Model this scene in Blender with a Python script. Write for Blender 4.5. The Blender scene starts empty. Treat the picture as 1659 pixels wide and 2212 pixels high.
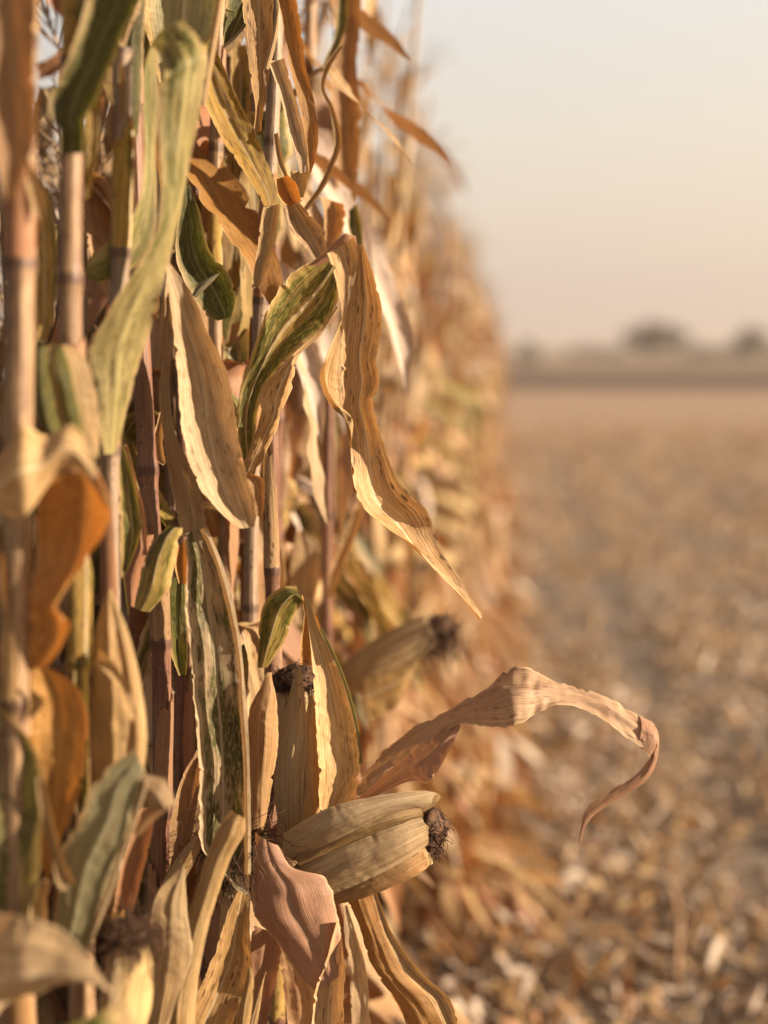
import bpy, math, random
import numpy as np
from mathutils import Vector, Matrix, noise

R = math.radians
rng = random.Random(11)
scene = bpy.context.scene
col = scene.collection

# ------------------------------------------------------------------ camera
PW, PH = 1659.0, 2212.0                 # units the tracing below is written in
LENS, SENS = 48.0, 36.0
FPX = PH * LENS / SENS
CAM_H = 1.35
YAW = R(5.25)                           # the corn row runs along +Y; the camera looks a little left of it
PITCH = R(6.12)
cam_d = bpy.data.cameras.new('camera')
cam = bpy.data.objects.new('camera', cam_d)
col.objects.link(cam)
cam.location = (0, 0, CAM_H)
cam.rotation_euler = (R(90) - PITCH, 0, YAW)
cam_d.sensor_fit = 'VERTICAL'
cam_d.sensor_height = SENS
cam_d.lens = LENS
cam_d.clip_start = 0.02
cam_d.clip_end = 6000
cam_d.dof.use_dof = True
cam_d.dof.focus_distance = 1.43
cam_d.dof.aperture_fstop = 1.65
scene.camera = cam

# ------------------------------------------------------------------ light
SUN_EL = R(18)
SUN_AZ = R(94)                          # clockwise from +Y, so the sun stands over the harvested field at the right
to_sun = Vector((math.sin(SUN_AZ) * math.cos(SUN_EL), math.cos(SUN_AZ) * math.cos(SUN_EL), math.sin(SUN_EL)))
sun_d = bpy.data.lights.new('sun', 'SUN')
sun_d.energy = 5.0
sun_d.angle = R(0.7)
sun_d.color = (1.0, 0.80, 0.575)
sun = bpy.data.objects.new('sun', sun_d)
sun.rotation_euler = (-to_sun).to_track_quat('-Z', 'Y').to_euler()
sun.location = (8, 2, 6)
col.objects.link(sun)

world = bpy.data.worlds.new('World')
scene.world = world
world.use_nodes = True
nt = world.node_tree
nt.nodes.clear()
N = nt.nodes.new
L = nt.links.new
out = N('ShaderNodeOutputWorld')
bg = N('ShaderNodeBackground')
sky = N('ShaderNodeTexSky')
sky.sky_type = 'NISHITA'
sky.sun_disc = False
sky.sun_elevation = SUN_EL
sky.sun_rotation = SUN_AZ
sky.dust_density = 6.0
sky.air_density = 1.2
sky.ozone_density = 1.0
skym = N('ShaderNodeVectorMath'); skym.operation = 'SCALE'
skym.inputs['Scale'].default_value = 0.08
L(sky.outputs[0], skym.inputs[0])
tc = N('ShaderNodeTexCoord')
sep = N('ShaderNodeSeparateXYZ')
L(tc.outputs['Generated'], sep.inputs[0])
ramp = N('ShaderNodeValToRGB')          # hazy air by height above the horizon
cr = ramp.color_ramp
cr.elements[0].position = 0.0
cr.elements[0].color = (0.61, 0.50, 0.445, 1)
cr.elements[1].position = 1.0
cr.elements[1].color = (0.16, 0.18, 0.22, 1)
for p, c in ((0.03, (0.71, 0.58, 0.51)), (0.09, (0.84, 0.705, 0.575)), (0.16, (0.87, 0.785, 0.67)), (0.26, (0.85, 0.825, 0.785)), (0.29, (0.77, 0.755, 0.73)), (0.42, (0.32, 0.33, 0.35))):
    e = cr.elements.new(p); e.color = (*c, 1)
L(sep.outputs['Z'], ramp.inputs[0])
dot = N('ShaderNodeVectorMath'); dot.operation = 'DOT_PRODUCT'
L(tc.outputs['Generated'], dot.inputs[0])
dot.inputs[1].default_value = to_sun
mr = N('ShaderNodeMapRange')
mr.inputs['From Min'].default_value = -0.2
mr.inputs['From Max'].default_value = 1.0
L(dot.outputs['Value'], mr.inputs['Value'])
pw = N('ShaderNodeMath'); pw.operation = 'POWER'; pw.inputs[1].default_value = 2.2
L(mr.outputs[0], pw.inputs[0])
glow = N('ShaderNodeMix'); glow.data_type = 'RGBA'; glow.blend_type = 'ADD'
L(pw.outputs[0], glow.inputs['Factor'])
L(ramp.outputs[0], glow.inputs['A'])
glow.inputs['B'].default_value = (0.75, 0.48, 0.17, 1)
mix = N('ShaderNodeMix'); mix.data_type = 'RGBA'
mix.inputs['Factor'].default_value = 0.82
L(skym.outputs[0], mix.inputs['A'])
L(glow.outputs['Result'], mix.inputs['B'])
away = N('ShaderNodeMapRange')            # the sky dims on the side turned from the sun
away.inputs['From Min'].default_value = -0.8
away.inputs['From Max'].default_value = -0.12
away.inputs['To Min'].default_value = 0.45
away.inputs['To Max'].default_value = 1.0
L(dot.outputs['Value'], away.inputs['Value'])
dim = N('ShaderNodeVectorMath'); dim.operation = 'SCALE'
L(mix.outputs['Result'], dim.inputs[0])
L(away.outputs[0], dim.inputs['Scale'])
L(dim.outputs[0], bg.inputs['Color'])
bg.inputs['Strength'].default_value = 0.395
L(bg.outputs[0], out.inputs['Surface'])

scene.view_settings.view_transform = 'Standard'
scene.view_settings.look = 'None'
scene.view_settings.gamma = 1.0
scene.view_settings.exposure = 1.52
scene.cycles.use_denoising = True
scene.cycles.max_bounces = 8
scene.cycles.volume_bounces = 1

# ------------------------------------------------------------------ helpers
f_h = Vector((-math.sin(YAW), math.cos(YAW), 0))
r_v = Vector((math.cos(YAW), math.sin(YAW), 0))
f_v = f_h * math.cos(PITCH) + Vector((0, 0, -math.sin(PITCH)))
u_v = f_h * math.sin(PITCH) + Vector((0, 0, math.cos(PITCH)))
C0 = Vector((0, 0, CAM_H))

def at(px, py, D):
    """The point seen at (px, py) that stands D metres ahead, measured along the ground."""
    d = f_v + r_v * ((px - PW / 2) / FPX) - u_v * ((py - PH / 2) / FPX)
    return C0 + d * (D / d.dot(f_h))

def catmull(P, n):
    """n samples through the control points (k,3), near-even along the length."""
    P = np.asarray(P, float)
    if len(P) == 2:
        t = np.linspace(0, 1, n)[:, None]
        return P[0] * (1 - t) + P[1] * t
    E = np.vstack([2 * P[0] - P[1], P, 2 * P[-1] - P[-2]])
    s = np.linspace(0, len(P) - 1 - 1e-6, n)
    i = s.astype(int); t = (s - i)[:, None]
    a, b, c, d = E[i], E[i + 1], E[i + 2], E[i + 3]
    return 0.5 * (2 * b + (c - a) * t + (2 * a - 5 * b + 4 * c - d) * t**2 + (3 * b - a - 3 * c + d) * t**3)

class MB:
    """Collects vertices, faces, uvs and material slots for ONE mesh."""
    def __init__(s):
        s.v, s.f, s.uv, s.mi, s.mats = [], [], [], [], []
        s.n = 0
    def slot(s, m):
        if m not in s.mats: s.mats.append(m)
        return s.mats.index(m)
    def add(s, verts, faces, uvs, mat):
        k = s.slot(mat)
        verts = np.asarray(verts, float)
        s.v.append(verts)
        for f in faces:
            s.f.append([i + s.n for i in f]); s.mi.append(k)
        s.uv.append(np.asarray(uvs, float))
        s.n += len(verts)
    def grid(s, G, U, mat, close=False):
        """G (n,m,3) points, U (n,m,2) uvs"""
        n, m = G.shape[:2]
        faces = []
        for i in range(n - 1):
            for j in range(m - 1):
                faces.append((i * m + j, i * m + j + 1, (i + 1) * m + j + 1, (i + 1) * m + j))
        s.add(G.reshape(-1, 3), faces, U.reshape(-1, 2), mat)
    def mesh(s, name, origin=None):
        V = np.vstack(s.v)
        if origin is not None: V = V - np.asarray(origin)
        me = bpy.data.meshes.new(name)
        me.from_pydata(V.tolist(), [], s.f)
        UV = np.vstack(s.uv)
        lay = me.uv_layers.new(name='UVMap')
        li = np.empty(len(me.loops), int); me.loops.foreach_get('vertex_index', li)
        lay.data.foreach_set('uv', UV[li].ravel())
        for m in s.mats: me.materials.append(M[m] if isinstance(m, str) else m)
        me.polygons.foreach_set('material_index', s.mi)
        me.polygons.foreach_set('use_smooth', [True] * len(me.polygons))
        me.update()
        return me
    def obj(s, name, parent=None, origin=None):
        o = bpy.data.objects.new(name, s.mesh(name, origin))
        col.objects.link(o)
        if parent is not None: o.parent = parent
        elif origin is not None: o.location = origin
        return o

def tag(o, label=None, cat=None, group=None, kind=None):
    if label: o['label'] = label
    if cat: o['category'] = cat
    if group: o['group'] = group
    if kind: o['kind'] = kind
    return o

def empty(name, loc):
    o = bpy.data.objects.new(name, None)
    o.empty_display_size = 0.1
    o.location = loc
    col.objects.link(o)
    return o

def copy_tree(o, parent=None):
    c = o.copy(); col.objects.link(c)
    if parent is not None: c.parent = parent
    for ch in list(o.children): copy_tree(ch, c)
    return c

def blade(mb, Ls, Rs, mat, n=70, m=13, camber=0.12, fold=0.0, ripple=0.05, crinkle=0.04, rag=0.035, seed=None, wave=7.0, curl=0.22, cw=0.35):
    """A leaf blade between its two edges (3-D control points), bowed, rippled and with ragged margins."""
    sd = rng.uniform(0, 500) if seed is None else seed
    A, B = catmull(Ls, n), catmull(Rs, n)
    mid = (A + B) / 2
    side = B - A
    w = np.linalg.norm(side, axis=1) + 1e-9
    sdir = side / w[:, None]
    tan = np.gradient(mid, axis=0)
    nor = np.cross(sdir, tan)
    nor /= np.linalg.norm(nor, axis=1)[:, None] + 1e-12
    # smooth the normals along the blade
    for _ in range(3):
        nor[1:-1] = (nor[:-2] + 2 * nor[1:-1] + nor[2:]) / 4
    nor /= np.linalg.norm(nor, axis=1)[:, None] + 1e-12
    seg = np.linalg.norm(np.diff(mid, axis=0), axis=1)
    arc = np.concatenate([[0], np.cumsum(seg)])
    G = np.empty((n, m, 3)); U = np.empty((n, m, 2))
    us = np.linspace(0, 1, m)
    rw0 = [noise.noise((q * 24, sd, 5)) + .25 * noise.noise((q * 55, sd, 15)) for q in arc]
    rw1 = [noise.noise((q * 24, sd, 65)) + .25 * noise.noise((q * 55, sd, 75)) for q in arc]
    wref = max(np.median(w), 0.01)
    for i in range(n):
        q = arc[i]
        e0 = noise.noise((q * 90, sd, 0)) * rag + noise.noise((q * 300, sd, 3)) * rag * 0.35
        e1 = noise.noise((q * 90, sd, 7)) * rag + noise.noise((q * 300, sd, 11)) * rag * 0.35
        # small notches torn out of the margins
        e0 -= 2.6 * rag * max(0, noise.noise((q * 130, sd, 21)) - .30) * 3
        e1 -= 2.6 * rag * max(0, noise.noise((q * 130, sd, 27)) - .30) * 3
        cb = camber * (1 + .7 * noise.noise((q * 9, sd, 31)))
        roll0 = max(0, noise.noise((q * 11, sd, 41)) + .05) * curl
        roll1 = max(0, noise.noise((q * 11, sd, 47)) + .05) * curl
        for j, u in enumerate(us):
            c = 2 * u - 1
            uu = u + (e1 * max(c, 0) ** 3 - e0 * max(-c, 0) ** 3)
            h = cb * (1 - c * c) - fold * (1 - abs(c))
            edge = abs(c) ** 1.6
            h += ripple * edge * 2.4 * (rw1[i] if c > 0 else rw0[i])
            h += (roll1 if c > 0 else roll0) * abs(c) ** 3
            h += crinkle * noise.noise((u * 3.5, q / wref * .9, sd)) * 1.1 + crinkle * 0.38 * noise.noise((u * 5.5, q / wref * 4.2, sd + 9)) + crinkle * 0.09 * noise.noise((u * 15, q / wref * .6, sd + 19))
            h += 0.10 * cw * (math.exp(-(c / .10) ** 2))
            G[i, j] = A[i] + side[i] * uu + nor[i] * (h * w[i])
            U[i, j] = (u, q / 0.08 + sd)
    mb.grid(G, U, mat)

def px_edges(sec, D):
    Ls, Rs = [], []
    for s in sec:
        dl = s[4] / 100 if len(s) > 4 else 0.0
        dr = s[5] / 100 if len(s) > 5 else dl
        Ls.append(at(s[0], s[1], D + dl)); Rs.append(at(s[2], s[3], D + dr))
    return Ls, Rs

def tube(mb, P, rad, mat, sides=8, n=None, v0=0.0, vs=0.08, rib=0.0, seed=0):
    P = np.asarray(P, float)
    if n: 
        rad = np.interp(np.linspace(0, len(P) - 1, n), np.arange(len(P)), rad) if not np.isscalar(rad) else rad
        P = catmull(P, n)
    k = len(P)
    rad = np.full(k, rad) if np.isscalar(rad) else np.asarray(rad, float)
    tan = np.gradient(P, axis=0); tan /= np.linalg.norm(tan, axis=1)[:, None] + 1e-12
    ref = np.array((0.31, 0.17, 0.05)) if abs(tan[0][2]) > 0.6 else np.array((0.05, 0.1, 1.0))
    G = np.empty((k, sides + 1, 3)); U = np.empty((k, sides + 1, 2))
    arc = np.concatenate([[0], np.cumsum(np.linalg.norm(np.diff(P, axis=0), axis=1))])
    for i in range(k):
        a = np.cross(tan[i], ref); a /= np.linalg.norm(a) + 1e-12
        b = np.cross(tan[i], a)
        for j in range(sides + 1):
            th = 2 * math.pi * (j % sides) / sides
            r = rad[i] * (1 + rib * math.cos(th * 5 + seed))
            G[i, j] = P[i] + a * (r * math.cos(th)) + b * (r * math.sin(th))
            U[i, j] = (j / sides, v0 + arc[i] / vs)
    mb.grid(G, U, mat)

# ------------------------------------------------------------------ materials
M = {}
def base_mat(name):
    m = bpy.data.materials.new(name); m.use_nodes = True
    t = m.node_tree; t.nodes.clear()
    M[name] = m
    return m, t

def mk(t):
    def n(kind, **kw):
        nd = t.nodes.new(kind)
        for k, v in kw.items(): setattr(nd, k, v)
        return nd
    def link(a, b): t.links.new(a, b)
    def math_(op, a, b=None, c=None, clamp=False):
        nd = n('ShaderNodeMath', operation=op, use_clamp=clamp)
        for i, x in enumerate((a, b, c)):
            if x is None: continue
            if hasattr(x, 'links'): link(x, nd.inputs[i])
            else: nd.inputs[i].default_value = x
        return nd.outputs[0]
    def mixc(f, a, b, mode='MIX'):
        nd = n('ShaderNodeMix', data_type='RGBA', blend_type=mode)
        for s, x in (('Factor', f), ('A', a), ('B', b)):
            if hasattr(x, 'links'): link(x, nd.inputs[s])
            elif s == 'Factor': nd.inputs[s].default_value = x
            else: nd.inputs[s].default_value = (*x, 1)
        return nd.outputs['Result']
    def ss(x, lo, hi):
        nd = n('ShaderNodeMapRange', interpolation_type='SMOOTHSTEP')
        link(x, nd.inputs['Value'])
        nd.inputs['From Min'].default_value = lo; nd.inputs['From Max'].default_value = hi
        return nd.outputs[0]
    def noise_(vec, scale, detail=2.0, rough=0.5, sx=1, sy=1, sz=1, off=None):
        mp = n('ShaderNodeMapping')
        mp.inputs['Scale'].default_value = (sx, sy, sz)
        if off is not None: mp.inputs['Location'].default_value = off
        link(vec, mp.inputs['Vector'])
        nd = n('ShaderNodeTexNoise')
        nd.inputs['Scale'].default_value = scale
        nd.inputs['Detail'].default_value = detail
        nd.inputs['Roughness'].default_value = rough
        link(mp.outputs[0], nd.inputs['Vector'])
        return nd.outputs['Fac']
    return n, link, math_, mixc, ss, noise_

def leaf_mat(name, light, dark, green=None, green_amt=0.0, spots=0.3, rib=(0.62, 0.52, 0.36), rib_w=0.035, brown=(0.17, 0.075, 0.03), brown_amt=0.25, trans=0.26, edge=0.0, rib_at=0.5, tcol=None, alt=(0.44, 0.25, 0.09), fibre=1.0):
    m, t = base_mat(name)
    n, link, math_, mixc, ss, noise_ = mk(t)
    uvn = n('ShaderNodeUVMap', uv_map='UVMap')
    oi = n('ShaderNodeObjectInfo')
    cmb = n('ShaderNodeCombineXYZ')
    link(math_('MULTIPLY', oi.outputs['Random'], 40.0), cmb.inputs['Z'])
    add = n('ShaderNodeVectorMath', operation='ADD')
    link(uvn.outputs[0], add.inputs[0]); link(cmb.outputs[0], add.inputs[1])
    vec = add.outputs[0]
    sepn = n('ShaderNodeSeparateXYZ'); link(uvn.outputs[0], sepn.inputs[0])
    u = sepn.outputs['X']
    fine = noise_(vec, 1, 2, 0.6, 88, 0.8)
    broad = noise_(vec, 1, 4, 0.6, 9, 0.45)
    zone = noise_(vec, 1, 3, 0.55, 1.5, 0.42, off=(5, 5, 5))
    speck = noise_(vec, 1, 3, 0.6, 34, 16, off=(2, 9, 3))
    patch = noise_(vec, 1, 4, 0.6, 2.4, 0.75, off=(3.1, 7.7, 0))
    patch2 = noise_(vec, 1, 5, 0.65, 3.2, 1.3, off=(13.1, 2.7, 5))
    blot = noise_(vec, 1, 6, 0.7, 5.5, 3.2, off=(8, 3, 9))
    tone = math_('ADD', math_('MULTIPLY', broad, 0.5), math_('MULTIPLY', blot, 0.5))
    c = mixc(ss(tone, 0.36, 0.62), tuple(a_ * fibre + b_ * (1 - fibre) for a_, b_ in zip(dark, light)), light)
    c = mixc(math_('MULTIPLY', ss(zone, 0.42, 0.68), 0.62), c, mixc(ss(fine, .4, .6), tuple(x * .62 for x in alt), alt))
    c = mixc(math_('MULTIPLY', ss(speck, 0.55, 0.70), 0.35), c, dark)
    c = mixc(math_('MULTIPLY', ss(fine, 0.46, 0.68), 0.5 * fibre), c, tuple(min(1, x * 1.4 + 0.03) for x in light))
    c = mixc(math_('MULTIPLY', ss(fine, 0.5, 0.32), 0.5 * fibre), c, tuple(x * 0.5 for x in dark))
    if green_amt > 0:
        g1, g2 = green
        gc = mixc(ss(broad, 0.3, 0.7), g1, g2)
        cen = math_('SUBTRACT', 1.0, math_('MULTIPLY', math_('ABSOLUTE', math_('SUBTRACT', u, 0.5)), 2.0))
        v = math_('ADD', math_('ADD', math_('MULTIPLY', patch, 1.0), math_('MULTIPLY', ss(cen, 0.0, 0.35), 0.22)), math_('MULTIPLY', broad, 0.35))
        lo = 1.17 - green_amt * 0.50
        mask = ss(v, lo - 0.06, lo + 0.06)
        # rusty mottling eats into the green
        mott = ss(noise_(vec, 1, 3, 0.7, 30, 9.0, off=(1, 4, 2)), 0.60, 0.50)
        mask = math_('MULTIPLY', mask, math_('ADD', math_('MULTIPLY', mott, 0.62), 0.38))
        c = mixc(mask, c, gc)
    if brown_amt > 0:
        lo = 0.78 - brown_amt * 0.45
        c = mixc(math_('MULTIPLY', ss(patch2, lo, lo + 0.16), 0.75), c, brown)
    if edge > 0:
        ed = ss(math_('ABSOLUTE', math_('SUBTRACT', u, 0.5)), 0.36, 0.47)
        c = mixc(math_('MULTIPLY', ed, edge), c, (0.46, 0.31, 0.14))
    rim = ss(math_('ABSOLUTE', math_('SUBTRACT', u, 0.5)), 0.462, 0.492)
    c = mixc(math_('MULTIPLY', rim, 0.6), c, (0.66, 0.50, 0.28))  # paints the bright lit edge of the translucent leaf into the colour
    if spots > 0:
        mp = n('ShaderNodeMapping'); mp.inputs['Scale'].default_value = (12, 5, 1); link(vec, mp.inputs['Vector'])
        vo = n('ShaderNodeTexVoronoi', voronoi_dimensions='3D'); vo.inputs['Scale'].default_value = 1.0
        link(mp.outputs[0], vo.inputs['Vector'])
        sp = ss(vo.outputs['Distance'], 0.36, 0.20)
        gate = ss(noise_(vec, 1, 3, 0.6, 4.5, 1.3, off=(6, 1, 1)), 0.47, 0.55)
        c = mixc(math_('MULTIPLY', math_('MULTIPLY', sp, gate), spots), c, (0.075, 0.035, 0.018))
    if rib_w > 0:
        rb = ss(math_('ABSOLUTE', math_('SUBTRACT', u, rib_at)), rib_w, rib_w * 0.45)
        c = mixc(math_('MULTIPLY', rb, 0.8), c, rib)
    # whole-leaf tone differences
    hs = n('ShaderNodeHueSaturation')
    link(c, hs.inputs['Color'])
    link(math_('ADD', math_('MULTIPLY', oi.outputs['Random'], 0.34), 0.70), hs.inputs['Value'])
    link(math_('ADD', math_('MULTIPLY', math_('FRACT', math_('MULTIPLY', oi.outputs['Random'], 7.3)), 0.24), 0.90), hs.inputs['Saturation'])
    c = hs.outputs[0]
    pr = n('ShaderNodeBsdfPrincipled')
    link(c, pr.inputs['Base Color'])
    pr.inputs['Roughness'].default_value = 0.52
    pr.inputs['Specular IOR Level'].default_value = 0.36
    bp = n('ShaderNodeBump')
    bp.inputs['Strength'].default_value = 0.25 + 0.5 * fibre
    bp.inputs['Distance'].default_value = 0.0011
    veins = math_('SINE', math_('ADD', math_('MULTIPLY', u, 240.0), math_('MULTIPLY', broad, 8.0)))
    hgt = math_('ADD', math_('MULTIPLY', fine, 1.0), math_('ADD', math_('MULTIPLY', veins, 0.06), math_('MULTIPLY', math_('ADD', speck, blot), 0.9)))
    link(hgt, bp.inputs['Height'])
    link(bp.outputs[0], pr.inputs['Normal'])
    tr = n('ShaderNodeBsdfTranslucent')
    link(mixc(1.0, c, tcol or (1.0, 0.72, 0.42), 'MULTIPLY'), tr.inputs['Color'])
    mx = n('ShaderNodeMixShader'); mx.inputs[0].default_value = trans
    link(pr.outputs[0], mx.inputs[1]); link(tr.outputs[0], mx.inputs[2])
    o = n('ShaderNodeOutputMaterial'); link(mx.outputs[0], o.inputs['Surface'])

GR = ((0.050, 0.055, 0.010), (0.135, 0.130, 0.025))
GG = ((0.24, 0.225, 0.12), (0.38, 0.345, 0.20))
leaf_mat('leaf_straw', (0.56, 0.40, 0.21), (0.34, 0.21, 0.095))
leaf_mat('leaf_bleached', (0.60, 0.445, 0.265), (0.36, 0.235, 0.125), brown_amt=0.3, spots=0.45, alt=(0.47, 0.30, 0.135))
leaf_mat('leaf_streaked', (0.56, 0.38, 0.20), (0.30, 0.175, 0.085), brown_amt=0.35, spots=0.8)
leaf_mat('leaf_orange', (0.47, 0.27, 0.115), (0.29, 0.145, 0.058), brown_amt=0.45, spots=0.55, rib=(0.5, 0.32, 0.15), trans=0.36, tcol=(1.0, 0.66, 0.34), alt=(0.52, 0.33, 0.14), fibre=.6)
leaf_mat('leaf_russet', (0.40, 0.21, 0.125), (0.265, 0.12, 0.07), brown_amt=0.2, spots=0.2, rib=(0.32, 0.2, 0.13), trans=0.3, alt=(0.46, 0.29, 0.16), fibre=.42)
leaf_mat('leaf_yellow', (0.48, 0.33, 0.095), (0.31, 0.18, 0.05), green=GR, green_amt=0.38, spots=0.85, brown_amt=0.42)
leaf_mat('leaf_olive', (0.42, 0.33, 0.12), (0.25, 0.18, 0.06), green=GR, green_amt=0.62, spots=0.7, brown_amt=0.25, edge=0.7, tcol=(0.95, 0.85, 0.35))
leaf_mat('leaf_green', (0.33, 0.29, 0.10), (0.18, 0.15, 0.05), green=GR, green_amt=0.85, spots=0.45, brown_amt=0.12, edge=0.6, rib=(0.30, 0.28, 0.13), tcol=(0.9, 0.95, 0.3))
leaf_mat('leaf_greygreen', (0.36, 0.32, 0.19), (0.24, 0.21, 0.12), green=GG, green_amt=0.75, spots=0.25, brown_amt=0.05, edge=0.85, rib=(0.55, 0.50, 0.34), tcol=(0.9, 0.9, 0.5))
leaf_mat('leaf_mottled', (0.60, 0.47, 0.29), (0.35, 0.245, 0.13), green=GR, green_amt=0.60, spots=0.75, brown_amt=0.25)
leaf_mat('husk_tan', (0.50, 0.36, 0.195), (0.34, 0.225, 0.11), rib_w=0, spots=0.15, brown_amt=0.18, trans=0.22)
leaf_mat('husk_green', (0.47, 0.34, 0.185), (0.30, 0.20, 0.10), green=((0.21, 0.165, 0.065), (0.30, 0.24, 0.12)), green_amt=0.36, rib_w=0, spots=0.25, brown_amt=0.25, trans=0.15)

leaf_mat('leaf_gold', (0.50, 0.42, 0.19), (0.33, 0.26, 0.10), green=((0.10, 0.105, 0.022), (0.20, 0.19, 0.05)), green_amt=0.52, spots=0.5, brown_amt=0.15, edge=0.5, rib=(0.42, 0.38, 0.18), tcol=(0.95, 0.9, 0.4), alt=(0.44, 0.34, 0.11))
leaf_mat('leaf_dusky', (0.49, 0.32, 0.185), (0.31, 0.18, 0.105), brown_amt=0.3, spots=0.5, rib=(0.38, 0.25, 0.16), alt=(0.44, 0.255, 0.15), fibre=.7)
leaf_mat('litter_pale', (0.72, 0.62, 0.52), (0.48, 0.38, 0.31), brown_amt=0.1, spots=0.1, alt=(0.66, 0.53, 0.42), fibre=.6)
leaf_mat('litter_grey', (0.67, 0.565, 0.50), (0.39, 0.31, 0.265), brown_amt=0.2, spots=0.2, alt=(0.50, 0.38, 0.31))

def stalk_mat(name, c1, c2, speck=0.6, node=(0.085, 0.04, 0.028)):
    m, t = base_mat(name)
    n, link, math_, mixc, ss, noise_ = mk(t)
    uvn = n('ShaderNodeUVMap', uv_map='UVMap')
    oi = n('ShaderNodeObjectInfo')
    cmb = n('ShaderNodeCombineXYZ'); link(math_('MULTIPLY', oi.outputs['Random'], 40.0), cmb.inputs['Z'])
    add = n('ShaderNodeVectorMath', operation='ADD'); link(uvn.outputs[0], add.inputs[0]); link(cmb.outputs[0], add.inputs[1])
    vec = add.outputs[0]
    fine = noise_(vec, 1, 2, 0.6, 34, 1.8)
    broad = math_('ADD', math_('MULTIPLY', noise_(vec, 1, 4, 0.6, 11, 0.5), 0.5), math_('MULTIPLY', noise_(vec, 1, 5, 0.7, 4, 2.6, off=(4, 4, 1)), 0.5))
    c = mixc(ss(broad, 0.38, 0.60), c1, c2)
    c = mixc(math_('MULTIPLY', ss(fine, 0.55, 0.3), 0.65), c, tuple(x * 0.55 for x in c1))
    mp = n('ShaderNodeMapping'); mp.inputs['Scale'].default_value = (9, 11, 1); link(vec, mp.inputs['Vector'])
    vo = n('ShaderNodeTexVoronoi'); vo.inputs['Scale'].default_value = 1; link(mp.outputs[0], vo.inputs['Vector'])
    gate = ss(noise_(vec, 1, 2, 0.5, 2, 1.4, off=(6, 1, 1)), 0.47, 0.6)
    c = mixc(math_('MULTIPLY', math_('MULTIPLY', ss(vo.outputs['Distance'], 0.3, 0.14), gate), speck), c, (0.04, 0.02, 0.014))
    # each joint of the stalk sits on a whole number of v / 2.2
    sp = n('ShaderNodeSeparateXYZ'); link(uvn.outputs[0], sp.inputs[0])
    fr = math_('PINGPONG', math_('DIVIDE', sp.outputs['Y'], 2.2), 0.5)
    c = mixc(math_('MULTIPLY', ss(fr, 0.045, 0.012), 0.75), c, node)
    c = mixc(1.0, c, (0.72, 0.72, 0.72), 'MULTIPLY')
    pr = n('ShaderNodeBsdfPrincipled'); link(c, pr.inputs['Base Color'])
    pr.inputs['Roughness'].default_value = 0.5; pr.inputs['Specular IOR Level'].default_value = 0.35
    bp = n('ShaderNodeBump'); bp.inputs['Strength'].default_value = 0.5; bp.inputs['Distance'].default_value = 0.0015
    link(fine, bp.inputs['Height']); link(bp.outputs[0], pr.inputs['Normal'])
    o = n('ShaderNodeOutputMaterial'); link(pr.outputs[0], o.inputs['Surface'])
stalk_mat('stalk_pink', (0.23, 0.13, 0.075), (0.46, 0.30, 0.165), speck=.85)
stalk_mat('stalk_tan', (0.32, 0.20, 0.11), (0.50, 0.35, 0.19))
stalk_mat('stalk_brown', (0.155, 0.065, 0.040), (0.27, 0.135, 0.078), speck=0.9)
stalk_mat('stalk_grey', (0.25, 0.175, 0.125), (0.38, 0.27, 0.18), speck=0.8)

def plain_mat(name, c1, c2, sc=30, rough=0.8, bump=0.3, bd=0.002, gen=True):
    m, t = base_mat(name)
    n, link, math_, mixc, ss, noise_ = mk(t)
    tcn = n('ShaderNodeTexCoord')
    nz = noise_(tcn.outputs['Object'], sc, 4, 0.6)
    pr = n('ShaderNodeBsdfPrincipled')
    link(mixc(ss(nz, 0.35, 0.65), c1, c2), pr.inputs['Base Color'])
    pr.inputs['Roughness'].default_value = rough
    pr.inputs['Specular IOR Level'].default_value = 0.25
    bp = n('ShaderNodeBump'); bp.inputs['Strength'].default_value = bump; bp.inputs['Distance'].default_value = bd
    link(nz, bp.inputs['Height']); link(bp.outputs[0], pr.inputs['Normal'])
    o = n('ShaderNodeOutputMaterial'); link(pr.outputs[0], o.inputs['Surface'])
plain_mat('silk_brown', (0.022, 0.011, 0.007), (0.095, 0.048, 0.026), 140, 0.8)
plain_mat('tassel_tan', (0.26, 0.17, 0.10), (0.42, 0.30, 0.18), 60)
plain_mat('bark', (0.05, 0.04, 0.03), (0.10, 0.08, 0.06), 3)
plain_mat('tree_leaf', (0.05, 0.046, 0.036), (0.085, 0.075, 0.056), 0.5)
plain_mat('far_field', (0.17, 0.115, 0.078), (0.23, 0.16, 0.11), 0.02)
plain_mat('green_strip', (0.058, 0.038, 0.024), (0.088, 0.058, 0.036), 0.05)
plain_mat('far_hill', (0.07, 0.06, 0.045), (0.10, 0.085, 0.06), 0.01)

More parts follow.
